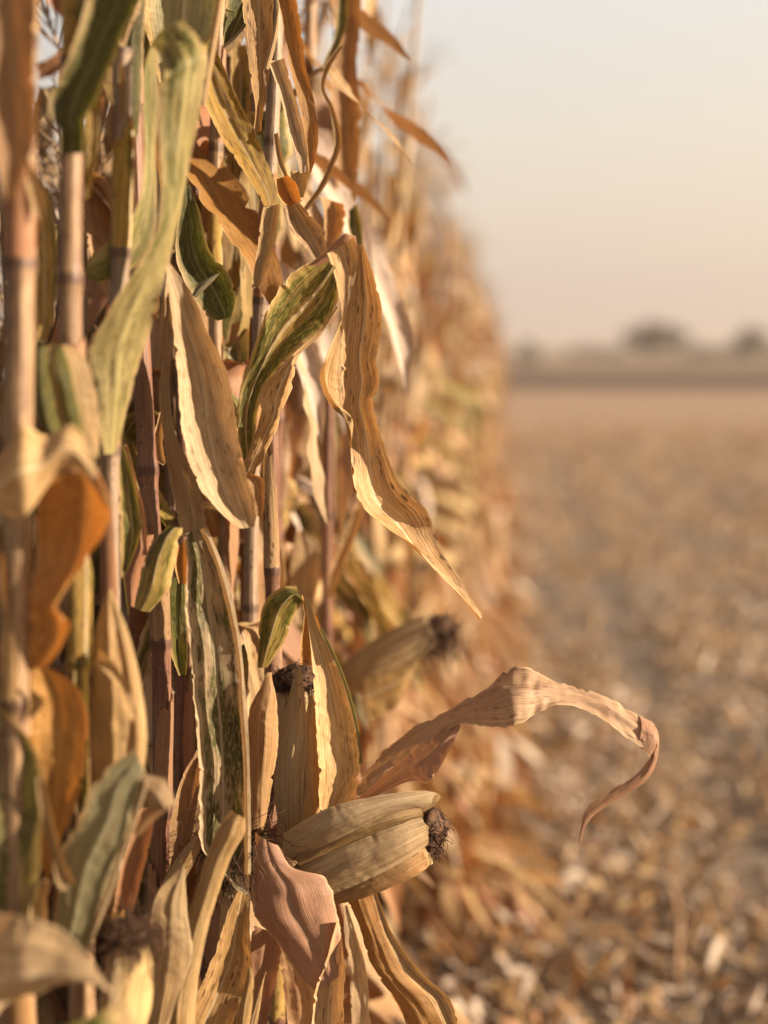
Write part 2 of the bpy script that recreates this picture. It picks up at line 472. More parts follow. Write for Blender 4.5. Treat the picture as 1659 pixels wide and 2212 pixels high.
def soil_mat():
    m, t = base_mat('soil')
    n, link, math_, mixc, ss, noise_ = mk(t)
    tcn = n('ShaderNodeTexCoord')
    v = tcn.outputs['Object']
    big = noise_(v, 1, 3, 0.5, 0.9, 0.25)
    mid = noise_(v, 6, 6, 0.65)
    fine = noise_(v, 45, 5, 0.7)
    c = mixc(ss(mid, 0.35, 0.68), (0.11, 0.092, 0.082), (0.205, 0.17, 0.148))
    c = mixc(math_('MULTIPLY', ss(fine, 0.5, 0.68), 0.7), c, (0.42, 0.30, 0.19))
    c = mixc(math_('MULTIPLY', ss(big, 0.45, 0.7), 0.45), c, (0.36, 0.25, 0.155))
    # far off the straw lying on the soil covers it evenly
    sp = n('ShaderNodeSeparateXYZ'); link(v, sp.inputs[0])
    c = mixc(math_('MULTIPLY', ss(sp.outputs['Y'], 8.0, 40.0), 0.8), c, (0.34, 0.24, 0.178))
    pr = n('ShaderNodeBsdfPrincipled'); link(c, pr.inputs['Base Color'])
    pr.inputs['Roughness'].default_value = 0.95; pr.inputs['Specular IOR Level'].default_value = 0.1
    bp = n('ShaderNodeBump'); bp.inputs['Strength'].default_value = 0.9; bp.inputs['Distance'].default_value = 0.03
    link(math_('ADD', mid, math_('MULTIPLY', fine, 0.4)), bp.inputs['Height']); link(bp.outputs[0], pr.inputs['Normal'])
    o = n('ShaderNodeOutputMaterial'); link(pr.outputs[0], o.inputs['Surface'])
soil_mat()

# ------------------------------------------------------------------ ground and far land
def sheet(name, xs, ys, zf, mat):
    X, Y = np.meshgrid(xs, ys)
    G = np.empty(X.shape + (3,))
    for i in range(X.shape[0]):
        for j in range(X.shape[1]):
            G[i, j] = (X[i, j], Y[i, j], zf(X[i, j], Y[i, j]))
    mb = MB(); mb.grid(G, G[:, :, :2] * 0.1, mat)
    return tag(mb.obj(name), kind='structure')
def gz(x, y):
    if y < 1 or y > 40 or abs(x) > 20: return 0.0
    return 0.009 * math.sin(x * 2 * math.pi / 0.75) + 0.018 * noise.noise((x * 3, y * 3, 0)) - 0.02
xs = np.concatenate([[-3000, -600, -100, -40], np.arange(-20, 20.01, 0.25), [40, 100, 600, 3000]])
ys = np.concatenate([[-200, -20, 0], np.arange(1, 40.1, 0.5), [60, 90, 120, 300, 1000, 4000]])
sheet('harvested_field', xs, ys, gz, 'soil')
sheet('green_field_strip', np.linspace(-400, 500, 46), [80, 83, 150, 240, 300], lambda x, y: 0.02 if y in (80, 300) else 0.22 + 0.05 * noise.noise((x * .2, y * .2, 0)), 'green_strip')
def hz(x, y):
    k = max(0, min(1, (y - 290) / 260))
    return 0.05 + (4.6 + 0.012 * x) * k * k * (3 - 2 * k) + 0.35 * noise.noise((x * .01, y * .01, 2)) * k
sheet('rising_field', np.linspace(-500, 700, 40), np.concatenate([np.linspace(290, 600, 20), [900]]), lambda x, y: hz(x, y) if y < 700 else 0, 'far_field')
sheet('far_hills', np.linspace(-1600, 2200, 90), [1300, 1500, 1900], lambda x, y: 0 if y != 1500 else 21 + 6 * noise.noise((x * .0012, 3, 1)) + 1.0 * noise.noise((x * .02, 5, 1)), 'far_hill')

# ------------------------------------------------------------------ trees on the skyline
def tree(name, px, D, base_z, hgt, wid, label, lobes=7, n=900, cat='tree', group='trees on the far skyline'):
    p = at(px, 790, D); p.z = base_z
    root = empty(name, p)
    tag(root, label, cat, group)
    tb = MB()
    tube(tb, [(0, 0, -0.5), (0.1, 0, hgt * .25), (0.0, 0.1, hgt * .5), (0.2, 0, hgt * .8)], [wid * .035, wid * .028, wid * .02, wid * .006], 'bark', 7)
    for k in range(6):
        a = rng.uniform(0, 6.28); z = hgt * rng.uniform(.2, .45)
        tube(tb, [(0, 0, z), (math.cos(a) * wid * .2, math.sin(a) * wid * .2, z + hgt * .18), (math.cos(a) * wid * .36, math.sin(a) * wid * .36, z + hgt * .28)], [wid * .015, wid * .010, wid * .003], 'bark', 5)
    tb.obj('trunk', root)
    cb = MB()
    cs = []
    for k in range(lobes):
        a = rng.uniform(0, 6.28); r = wid * 0.5 * math.sqrt(rng.random()) * 0.72
        cs.append(((math.cos(a) * r, math.sin(a) * r, hgt * rng.uniform(.32, .80) * (1 - 0.35 * (2 * r / wid) ** 2)), wid * rng.uniform(.15, .27)))
    vs, fs, us = [], [], []
    for k in range(n):
        c, rr = cs[rng.randrange(lobes)]
        d = Vector((rng.gauss(0, 1), rng.gauss(0, 1), rng.gauss(0, 1))).normalized()
        q = Vector(c) + d * rr * (rng.random() ** .4)
        q.z = max(q.z, hgt * .08)
        s = wid * rng.uniform(.012, .03)
        a1 = Vector((rng.gauss(0, 1), rng.gauss(0, 1), rng.gauss(0, 1))).normalized(); a2 = a1.orthogonal().normalized()
        b = len(vs)
        vs += [q - a1 * s - a2 * s * .6, q + a1 * s - a2 * s * .5, q + a1 * s * .8 + a2 * s, q - a1 * s * .9 + a2 * s * .7]
        fs.append((b, b + 1, b + 2, b + 3)); us += [(0, 0), (1, 0), (1, 1), (0, 1)]
    cb.add([tuple(v) for v in vs], fs, us, 'tree_leaf')
    cb.obj('crown', root)
    return root
tree('broad_tree', 1395, 420, 2.8, 14.5, 15, 'broad dark tree forming the taller left half of the big skyline clump', 9, 2600)
tree('broad_tree', 1446, 430, 2.8, 12.5, 12, 'rounded lower tree at the right side of the big skyline clump', 8, 2000)
tree('broad_tree', 1626, 410, 2.8, 13.0, 14, 'dark tree on the skyline cut by the right edge of the picture', 8, 2200)
tree('broad_tree', 1137, 300, 0.3, 8.6, 6.0, 'small lone tree just past the far end of the corn row', 6, 1400)
for k, (px, D, h_, w_) in enumerate([(1320, 470, 5.5, 14), (1500, 440, 7.0, 15), (1562, 445, 6.5, 14), (1672, 430, 9, 12), (1265, 520, 5.0, 18)]):
    tree('hedge_bush', px, D, 2.0, h_, w_, ['low hedge bush left of the big skyline tree clump', 'hedge bush right beside the big skyline tree clump', 'hedge bush left of the skyline tree at the picture edge', 'bush beyond the skyline tree at the picture edge', 'faint low bush farthest left along the skyline hedge'][k], 6, 700, 'bush', 'bushes of the far hedge')

# ------------------------------------------------------------------ corn: generic plants
LEAF_MATS = ['leaf_straw', 'leaf_bleached', 'leaf_streaked', 'leaf_dusky', 'leaf_russet', 'leaf_dusky', 'leaf_streaked', 'leaf_bleached', 'leaf_olive', 'leaf_mottled', 'leaf_orange', 'litter_grey']

def silk_tuft(mb, p, axis, r, length, n=90, droop=0.5, rg=rng, th=0.00048):
    n = int(n * 1.7)
    p = Vector(p); axis = Vector(axis).normalized()
    s1 = axis.orthogonal().normalized(); s2 = axis.cross(s1)
    # the matted heart of the tuft, with limp threads lying over it and trailing down
    Gc = np.empty((13, 19, 3)); k0 = rg.uniform(0, 50); hl = r * .62
    for i in range(13):
        th_ = math.pi * i / 12
        for j in range(19):
            ph = 2 * math.pi * (j % 18) / 18
            d = axis * math.cos(th_) * hl + (s1 * math.cos(ph) + s2 * math.sin(ph)) * (r * .95 * math.sin(th_))
            Gc[i, j] = p + d * (1 + .35 * noise.noise((d.x * 150 + k0, d.y * 150, d.z * 150)) + .2 * noise.noise((d.x * 400 + k0, d.y * 400, d.z * 400)))
    mb.grid(Gc, np.zeros((13, 19, 2)), 'silk_brown')
    for k in range(n):
        a = rg.uniform(0, 6.283); th_ = math.acos(rg.uniform(-.1, 1))
        rad = (s1 * math.cos(a) + s2 * math.sin(a))
        nrm = (axis * math.cos(th_) + rad * math.sin(th_)).normalized()
        o = p + axis * math.cos(th_) * hl + rad * (r * .95 * math.sin(th_))
        tg = nrm.cross(Vector((rg.gauss(0, 1), rg.gauss(0, 1), rg.gauss(0, 1)))).normalized()
        d = (tg + nrm * rg.uniform(-.25, .08) + Vector((0, 0, -droop * .6))).normalized()
        ln = length * rg.uniform(.4, 1.2)
        pts = [o - nrm * 0.0015]
        q = o.copy()
        for i in range(5):
            q = q + d * (ln / 5)
            d = (d + Vector((0, 0, -droop * rg.uniform(.1, .7))) + Vector((rg.gauss(0, .45), rg.gauss(0, .45), rg.gauss(0, .45)))).normalized()
            pts.append(q.copy())
        tube(mb, [tuple(x) for x in pts], [th, th, th * .9, th * .9, th * .8, th * .4], 'silk_brown', 3)

def ear_body(mb, p0, p1, r, mat, n=26, sides=20, blunt=0.72, seed=0.0):
    """husk-wrapped cob from p0 (shank) to p1 (tip)"""
    p0 = Vector(p0); p1 = Vector(p1); ax = (p1 - p0)
    ln = ax.length; ax.normalize()
    s1 = ax.orthogonal().normalized(); s2 = ax.cross(s1)
    G = np.empty((n, sides + 1, 3)); U = np.empty((n, sides + 1, 2))
    for i in range(n):
        t = i / (n - 1)
        prof = min(1, 0.42 + 1.9 * t) if t < .35 else 1.0
        prof = 0.45 + 0.55 * math.sin(min(t / .42, 1) * math.pi / 2)
        if t > .55: prof *= 1 - (1 - blunt) * ((t - .55) / .45) ** 1.6
        if t > .97: prof *= .55
        for j in range(sides + 1):
            th = 2 * math.pi * (j % sides) / sides
            rr = r * prof * (1 + .05 * math.sin(th * 3 + seed + t * 1.2) + .035 * math.sin(th * 7 + seed * 2 + t) + .04 * noise.noise((math.cos(th) * 2, math.sin(th) * 2 + seed, t * 4)))
            G[i, j] = p0 + ax * (ln * t) + (s1 * math.cos(th) + s2 * math.sin(th)) * rr
            U[i, j] = (j / sides * 2.2, t * ln / .08 + seed)
    mb.grid(G, U, mat)

def droop_leaf(mb, z, az, rg, mat, length=None, wmax=None, style=None, n=40, m=7, steep=False):
    """dry leaf: leaves the stalk steeply, arches or snaps, and hangs"""
    length = length or rg.uniform(.42, .80)
    wmax = wmax or rg.uniform(.034, .066)
    style = style or rg.choice(['arch', 'snap', 'snap', 'snap', 'hang', 'hang'])
    e0 = R(rg.uniform(48, 76)); e1 = R(rg.choice([-85, -85, -70, -45, -110]) + rg.uniform(-12, 12))
    if steep: e1 = R(rg.uniform(-96, -76)); style = 'hang'
    brk = rg.uniform(.14, .42)
    sw = {'arch': .45, 'snap': .10, 'hang': .22}[style]
    if style == 'hang': brk = .12
    daz = rg.uniform(-1.6, 1.6); tw = rg.uniform(-2.6, 2.6); tw0 = rg.uniform(-.4, .4)
    K = 14
    p = Vector((math.cos(az) * .012, math.sin(az) * .012, z))
    Ls, Rs = [], []
    ph = rg.uniform(0, 6)
    for k in range(K):
        t = k / (K - 1)
        s = max(0, min(1, (t - brk + sw / 2) / sw)); s = s * s * (3 - 2 * s)
        el = e0 + (e1 - e0) * s + .12 * math.sin(t * 9 + ph)
        a = az + daz * t + .25 * math.sin(t * 7 + ph)
        d = Vector((math.cos(el) * math.cos(a), math.cos(el) * math.sin(a), math.sin(el)))
        if k: p = p + d * (length / (K - 1))
        sd = Vector((-math.sin(a), math.cos(a), 0))
        sd = Matrix.Rotation(tw0 + tw * t * t, 3, d) @ sd
        w = wmax * min(1, .55 + 2.2 * t) * (1 - max(0, (t - .45) / .55) ** 1.7) + .0015
        Ls.append(p - sd * w / 2); Rs.append(p + sd * w / 2)
    blade(mb, Ls, Rs, mat, n, m, rg.uniform(.05, .28), rg.uniform(0, .15), .09, .07, .05, seed=rg.uniform(0, 300))

def stalk(mb, P, r0, r1, mat, sides=12, n=64):
    P = catmull(P, n)
    arc = np.concatenate([[0], np.cumsum(np.linalg.norm(np.diff(P, axis=0), axis=1))])
    rad = []
    for i in range(n):
        fr = (arc[i] / .08 / 2.2) % 1.0
        dn = min(fr, 1 - fr)
        rad.append((r0 + (r1 - r0) * i / (n - 1)) * (1 + .20 * math.exp(-(dn / .05) ** 2)))
    tube(mb, P, rad, mat, sides, rib=.025)

def tassel(mb, z, x, y, rg, mat='tassel_tan', big=1.0):
    top = Vector((x, y, z))
    lean = Vector((rg.uniform(-.3, .3), rg.uniform(-.3, .3), 1)).normalized()
    def spike(p, d, ln, bend, th):
        pts = [p.copy()]; q = p.copy(); d = d.copy()
        for i in range(6):
            q = q + d * (ln / 6); d = (d + bend).normalized(); pts.append(q.copy())
        tube(mb, [tuple(v) for v in pts], [th, th * 1.5, th * 1.7, th * 1.6, th * 1.4, th * 1.1, th * .5], mat, 5)
        # spikelets along the branch
        for k in range(int(ln * 110)):
            i = rg.randrange(1, 6); f = rg.random()
            o = pts[i] * (1 - f) + pts[i + 1 if i < 6 else 6] * f
            a = (d.orthogonal().normalized() * rg.uniform(-1, 1) + Vector((rg.gauss(0, 1), rg.gauss(0, 1), rg.gauss(0, .5)))).normalized()
            e = o + (a * .6 + d) * .008
            tube(mb, [tuple(o), tuple((o + e) / 2), tuple(e)], [.0008, .0018, .0004], mat, 3)
    spike(top, lean, .24 * big, Vector((rg.uniform(-.03, .03), rg.uniform(-.03, .03), 0)), .0016)
    for k in range(rg.randint(6, 10)):
        a = rg.uniform(0, 6.28)
        d = (lean + Vector((math.cos(a), math.sin(a), 0)) * rg.uniform(.35, 1.0)).normalized()
        spike(top + lean * rg.uniform(0, .06), d, rg.uniform(.13, .22) * big, Vector((0, 0, -rg.uniform(.02, .2))), .0012)

class Proto:
    """One random dry corn plant, kept as a list of (part name, mesh) and as one joined mesh for far copies."""
    def __init__(s, seed, wide=False):
        rg = random.Random(seed)
        s.parts = []
        J = MB()
        H = rg.uniform(1.78, 2.05)
        lx, ly = rg.uniform(-.05, .05), rg.uniform(-.05, .05)
        pth = [(0, 0, -.05), (lx * .3, ly * .3, H * .35), (lx * .5, ly * .7, H * .7), (lx, ly, H)]
        cp = catmull(pth, 50)
        def on(z): return (np.interp(z, cp[:, 2], cp[:, 0]), np.interp(z, cp[:, 2], cp[:, 1]))
        def part(name, fn, joined_fn=None):
            st = rg.getstate()
            b = MB(); fn(b, True); s.parts.append((name, b.mesh(name), []))
            rg.setstate(st)
            fn(J, False)
        sm = rg.choice(['stalk_pink', 'stalk_tan', 'stalk_grey', 'stalk_brown'])
        part('stalk', lambda b, hi: stalk(b, pth, .0125, .005, sm, 9 if hi else 5, 48 if hi else 12))
        nl = rg.randint(14, 17) if wide else rg.randint(20, 24)
        wl, wh, ll, lh = (.036, .066, .28, .5) if wide else (.020, .050, .2, .48)
        ear_k = nl // 2 - rg.choice([1, 2])
        for k in range(nl):
            z = .16 + (H - .24) * k / (nl - 1)
            az = (k % 2) * math.pi + rg.gauss(0, .45)
            mat = rg.choice(LEAF_MATS + (['leaf_olive', 'leaf_yellow', 'leaf_yellow', 'leaf_mottled'] if wide and k > 6 else []))
            if k < nl * .42: mat = rg.choice(['leaf_orange', 'leaf_russet', 'leaf_russet', 'leaf_dusky', 'leaf_streaked', 'leaf_bleached'])
            x, y = on(z)
            def mkl(b, hi):
                t0 = len(b.v)
                droop_leaf(b, z, az, rg, mat, wmax=rg.uniform(wl, wh) * (0.75 if k > nl - 3 else 1), length=rg.uniform(ll, lh) * (0.55 if k > nl - 3 else .72 if wide and k > nl * .6 else .55 if k > nl * .6 else 1), n=36 if hi else 16, m=7 if hi else 4, steep=(not wide and k > nl * .55 and rg.random() < .5))
                for q in range(t0, len(b.v)): b.v[q] = b.v[q] + np.array((x, y, 0))
            part('leaf', mkl)
            if k == ear_k and not wide:
                a2 = az + rg.uniform(-.5, .5)
                el = rg.uniform(-.5, 1.1)
                d = Vector((math.cos(a2) * math.cos(el), math.sin(a2) * math.cos(el), math.sin(el)))
                p0 = Vector((x, y, z)) + d * .015; p1 = p0 + d * rg.uniform(.15, .19)
                hb = MB(); ear_body(hb, p0, p1, .026, 'husk_tan', 14, 12, seed=rg.uniform(0, 50))
                sb = MB(); silk_tuft(sb, p1, d, .017, .026, 60, .8, rg, .0006)
                s.parts.append(('ear', hb.mesh('ear'), [('silk', sb.mesh('silk'))]))
                ear_body(J, p0, p1, .026, 'husk_tan', 8, 8, seed=2.0)
                silk_tuft(J, p1, d, .017, .03, 8, .8, rg, .0014)
        def mkt(b, hi): tassel(b, H - .01, lx, ly, rg)
        part('tassel', mkt)
        s.joined = J.mesh('corn_plant')
        s.first = None
    def place(s, loc, rz, sc, label, group, detailed=True, name='corn_plant'):
        if not detailed:
            o = bpy.data.objects.new(name, s.joined); col.objects.link(o)
        elif s.first is None:
            o = empty(name, (0, 0, 0)); s.first = o
            for nm, me, sub in s.parts:
                c = bpy.data.objects.new(nm, me); col.objects.link(c); c.parent = o
                for n2, m2 in sub:
                    g = bpy.data.objects.new(n2, m2); col.objects.link(g); g.parent = c
        else:
            o = copy_tree(s.first)
        o.location = loc; o.rotation_euler = (rng.gauss(0, .03), rng.gauss(0, .03), rz); o.scale = (sc,) * 3
        tag(o, label, 'corn plant', group)
        return o

protos = [Proto(100 + k) for k in range(9)]
close = [Proto(300 + k, True) for k in range(5)]
LAT = 0.36                              # stalk line of the edge row, metres left of the camera path
y = 2.45
k = 0
cnt = 0
while y < 30 and cnt < 150:
    p = protos[k % 9] if rng.random() < .6 else rng.choice(protos)
    p.place((-LAT + rng.gauss(0, .025), y, 0), rng.choice([0, math.pi]) + rng.gauss(0, .5), rng.uniform(.93, 1.1),
            'blurred dry corn plant in the edge row receding towards the horizon', 'corn plants of the receding edge row', y < 7)
    y += rng.uniform(.14, .21) if y < 14 else rng.uniform(.17, .26); k += 1; cnt += 1
# high leaves that would reach right out over the field have broken off
bpy.context.view_layer.update()
for o in [q for q in scene.objects if q.type == 'MESH' and q.name.startswith('leaf') and q.parent and q.parent.get('group') == 'corn plants of the receding edge row']:
    Wv = [o.matrix_world @ v.co for v in o.data.vertices]
    if max((v.x for v in Wv if v.z > 1.5), default=-9) > -.10: bpy.data.objects.remove(o)
for row, (y0, y1, st) in enumerate([(1.75, 14, .19), (3.4, 20, .24)]):
    y = y0
    while y < y1:
        rng.choice(protos).place((-LAT - .75 * (row + 1) + rng.gauss(0, .04), y, 0), rng.choice([0, math.pi]) + rng.gauss(0, .6), rng.uniform(.85, 1.02),
            'dry corn plant glimpsed between the stalks of the edge row', 'corn plants standing in the rows behind the edge row', False)
        y += rng.uniform(.7, 1.3) * st

# the rest of the stand, too far away to count
def far_corn():
    mb = MB()
    rg = random.Random(5)
    srcs = []
    for p in protos[:5]:
        me = p.joined
        v = np.empty(len(me.vertices) * 3); me.vertices.foreach_get('co', v); v = v.reshape(-1, 3)
        fs = [tuple(q.vertices) for q in me.polygons]
        mi = [q.material_index for q in me.polygons]
        srcs.append((v, fs, mi, [m_.name for m_ in me.materials]))
    y = 29.0
    V, F, MI = [], [], []
    base = 0
    names = []
    def put(x, y):
        nonlocal base
        v, fs, mi, mats = rg.choice(srcs)
        a = rg.uniform(0, 6.28); sc = rg.uniform(.92, 1.08)
        c, s_ = math.cos(a) * sc, math.sin(a) * sc
        W = np.stack([v[:, 0] * c - v[:, 1] * s_ + x, v[:, 0] * s_ + v[:, 1] * c + y, v[:, 2] * sc], 1)
        V.append(W)
        for m_ in mats:
            if m_ not in names: names.append(m_)
        idx = [names.index(m_) for m_ in mats]
        for f, i in zip(fs, mi): F.append([q + base for q in f]); MI.append(idx[i])
        base += len(W)
    while y < 95:
        put(-LAT + rg.gauss(0, .05), y); y += rg.uniform(.35, .6) * (1 + y / 120)
    me = bpy.data.meshes.new('distant_corn')
    me.from_pydata(np.vstack(V).tolist(), [], F)
    me.uv_layers.new(name='UVMap')
    for n_ in names: me.materials.append(M[n_])
    me.polygons.foreach_set('material_index', MI)
    o = bpy.data.objects.new('distant_corn', me); col.objects.link(o)
    tag(o, 'far end of the standing corn where single plants merge into one mass', 'corn', kind='stuff')
far_corn()

# ------------------------------------------------------------------ corn: the plants in front, each modelled by itself
def near(D):
    return D if D >= 1.25 else 1.25 - (1.25 - D) * .62

class Hero:
    def __init__(s, D, pts, wpx, mat, label, top=None):
        D = near(D)
        s.D = D
        P = [at(x, y, D) for x, y in pts]
        # carry the stalk on to the ground and up to its top
        a, b = P[-2], P[-1]
        d = (b - a) / (a.z - b.z)
        g = b + d * min(b.z, b.z) * 0.25; g.z = -.03
        a2, b2 = P[1], P[0]
        d2 = (b2 - a2) / (b2.z - a2.z)
        t = b2 + d2 * max(0.05, (top or 1.95) - b2.z) * .6; t.z = max(b2.z + .05, top or 1.95)
        P = [t] + P + [g]
        s.P = catmull([tuple(p) for p in P], 120)
        s.root = empty('corn_plant', (g.x, g.y, 0))
        tag(s.root, label, 'corn plant', 'corn plants in front of the camera')
        s.o = s.root.location.copy()
        r = wpx / FPX * D / 2
        mb = MB()
        stalk(mb, [tuple(p) for p in P], r * .93, r * 1.03, mat, 20, 130)
        mb.obj('stalk', s.root, s.o)
        step = .176
        Q = s.P; arc = np.concatenate([[0], np.cumsum(np.linalg.norm(np.diff(Q, axis=0), axis=1))])
        k = 0
        while (k + 1) * step < arc[-1] - .3:
            if rng.random() < .62:
                b0 = (k + 1) * step - .004; b1 = b0 - step * rng.uniform(.55, .98)
                op = rng.uniform(0, 6.28); wid_ = rng.uniform(.55, .93) * math.pi; sd = rng.uniform(0, 99)
                n_, m_ = 26, 17
                Gs = np.empty((n_, m_, 3)); Us = np.empty((n_, m_, 2))
                for i in range(n_):
                    tt = i / (n_ - 1)
                    for j in range(m_):
                        c = 2 * j / (m_ - 1) - 1
                        th = op + wid_ * c * (1 - .35 * tt ** 2 * rng.uniform(.9, 1.1))
                        top_ = b1 + .035 * abs(noise.noise((c * 3, sd, 0))) + .02 * abs(c)
                        a_ = b0 + (top_ - b0) * tt
                        q = np.array([np.interp(a_, arc, Q[:, d_]) for d_ in range(3)])
                        rr = r * (1.10 + .16 * tt * tt + .10 * max(0, noise.noise((c * 2, tt * 3, sd))))
                        Gs[i, j] = q + np.array((math.cos(th), math.sin(th), 0)) * rr
                        Us[i, j] = (.5 + .45 * c, tt * 2 + sd)
                sh = MB(); sh.grid(Gs, Us, rng.choice(['leaf_orange', 'leaf_russet', 'leaf_streaked', 'leaf_yellow', 'leaf_russet']))
                sh.obj('sheath', s.root, s.o)
            k += 1
        if t.z > 1.6:
            tb = MB(); tassel(tb, t.z - .01, t.x, t.y, rng); tb.obj('tassel', s.root, s.o)
    def leaf(s, *ribs, D=None, name='leaf', label=None, parent=None):
        mb = MB()
        for r in ribs:
            mat, sec = r[0], r[1]
            kw = dict(r[2]) if len(r) > 2 else {}
            D_ = kw.pop('D', D); tl = kw.pop('tilt', 0)
            if tl: sec = [(q[0], q[1], q[2], q[3], (q[4] if len(q) > 4 else 0) - tl, (q[5] if len(q) > 5 else q[4] if len(q) > 4 else 0) + tl) for q in sec]
            Ls, Rs = px_edges(sec, near(D_) if D_ else s.D)
            kw.setdefault('n', 36 + 14 * len(sec)); kw.setdefault('m', 17)
            blade(mb, Ls, Rs, mat, **kw)
        o = mb.obj(name, parent or s.root, s.o)
        if label: o['label'] = label
        return o
    def fill(s, n, z0, z1, mats, away=150, spread=42, lmax=.55):
        """further dry leaves on the far side of the stalk"""
        for k in range(n):
            z = z0 + (z1 - z0) * (k + rng.random() * .7) / n
            x = np.interp(-z, -s.P[:, 2], s.P[:, 0]); y = np.interp(-z, -s.P[:, 2], s.P[:, 1])
            for _ in range(12):             # keep clear of what hangs on the near side
                mb = MB()
                droop_leaf(mb, z, R(away + rng.uniform(-spread, spread)), rng, rng.choice(mats), rng.uniform(.3, lmax), rng.uniform(.035, .06), n=50, m=9)
                mb.v = [v + np.array((x, y, 0)) for v in mb.v]
                dep = np.vstack(mb.v) @ np.array(f_h)
                if dep.min() > s.D - .012: break
            else: continue
            mb.obj('leaf', s.root, s.o)
    def ear(s, b, t, rpx, mat, D=None, silk=None, dt=0.0, n=120, blunt=.72, silk_len=.05, silk_r=.6, droop=.5, label=None, axis=None):
        D = near(D) if D else s.D
        p0, p1 = at(*b, D), at(*t, D + dt)
        r = rpx / FPX * D
        mb = MB(); ear_body(mb, p0, p1, r, mat, 44, 36, blunt, seed=rng.uniform(0, 60))
        e = mb.obj('ear', s.root, s.o)
        if label: e['label'] = label
        sb = MB(); silk_tuft(sb, p1, axis if axis is not None else (p1 - p0), r * silk_r, silk_len, n, droop)
        sb.obj('silk', e, s.o)
        return e

# --- plant whose thick stalk stands at the left edge
A = Hero(.98, [(46, 300), (44, 440), (40, 900), (36, 1300), (34, 1560), (38, 1900)], 64, 'stalk_pink', 'leftmost thick stalk, crossed by a pale curled blade and an orange hanging leaf')
A.leaf(('leaf_orange', [(-60, -120, 92, -120), (-50, 0, 78, 0), (-42, 120, 74, 120), (-30, 220, 80, 220), (-14, 320, 72, 310), (4, 400, 32, 420), (10, 432, 14, 440)], dict(camber=.2)), D=.90)
A.leaf(('leaf_straw', [(42, 333, 58, 336), (52, 380, 82, 385), (66, 430, 98, 440), (82, 476, 92, 478)], dict(camber=.3)), D=.96)
A.leaf(('leaf_bleached', [(-60, 1000, -60, 1110), (0, 985, 0, 1112), (52, 918, 62, 1108), (98, 945, 92, 1065), (150, 918, 128, 1020), (186, 955, 165, 1015), (222, 1040, 200, 1050), (244, 1095, 236, 1100)], dict(camber=.22, ripple=.09, D=.93)),
       ('leaf_orange', [(96, 1035, 215, 1035, 1, -2), (80, 1095, 240, 1090, 2, -1), (75, 1180, 226, 1150, 3, 0), (70, 1260, 165, 1235, 3, 0), (68, 1320, 120, 1310, 3, 0), (66, 1380, 148, 1350, 3, 0), (66, 1430, 112, 1425, 3, 1), (72, 1448, 84, 1446, 3, 2)], dict(tilt=0.4, camber=0.25, D=.94)))
A.leaf(('leaf_orange', [(72, 1445, 98, 1440), (62, 1490, 160, 1485), (58, 1560, 186, 1555), (58, 1640, 184, 1640), (66, 1730, 168, 1730), (80, 1830, 130, 1820), (100, 1900, 112, 1890)], dict(camber=.25)), D=1.03)
A.leaf(('leaf_straw', [(60, 1480, 66, 1490), (62, 1500, 95, 1510), (60, 1540, 90, 1530), (62, 1560, 70, 1550)], dict(camber=.3)), D=.96)
A.leaf(('leaf_olive', [(-90, 1480, 0, 1535), (-80, 1570, 66, 1610), (-60, 1690, 92, 1700), (-50, 1800, 88, 1800), (-40, 1900, 84, 1900), (-30, 2040, 70, 2040)], dict(camber=.2)), D=.95)
A.leaf(('leaf_straw', [(78, 1680, 96, 1684), (84, 1735, 106, 1740), (94, 1790, 122, 1800), (112, 1850, 136, 1855), (120, 1900, 150, 1880), (135, 1925, 160, 1910)], dict(camber=.3)), D=.93)
A.leaf(('leaf_straw', [(95, 1900, 110, 1905), (70, 1940, 100, 1940), (60, 2000, 100, 1980), (66, 2060, 95, 2040)], dict(camber=.3)), D=.95)
A.leaf(('leaf_russet', [(20, 1700, 40, 1690), (0, 1800, 70, 1780), (10, 1880, 80, 1870), (40, 1960, 70, 1950)], dict(camber=.3)), D=.99)
A.leaf(('leaf_bleached', [(-110, 1965, -110, 2250, 0, 5), (0, 1957, 0, 2175, 0, 4), (76, 1962, 60, 2152, -1, 3), (132, 2000, 105, 2130, -1, 2), (188, 2058, 158, 2118, -1, 1), (234, 2128, 208, 2128), (272, 2195, 262, 2170), (320, 2280, 310, 2270)], dict(camber=.25)),
       ('leaf_olive', [(-100, 2170, 262, 2165, 4, 1), (-100, 2290, 330, 2290, 5, 3)], dict(camber=-.2, n=20)), D=.80)

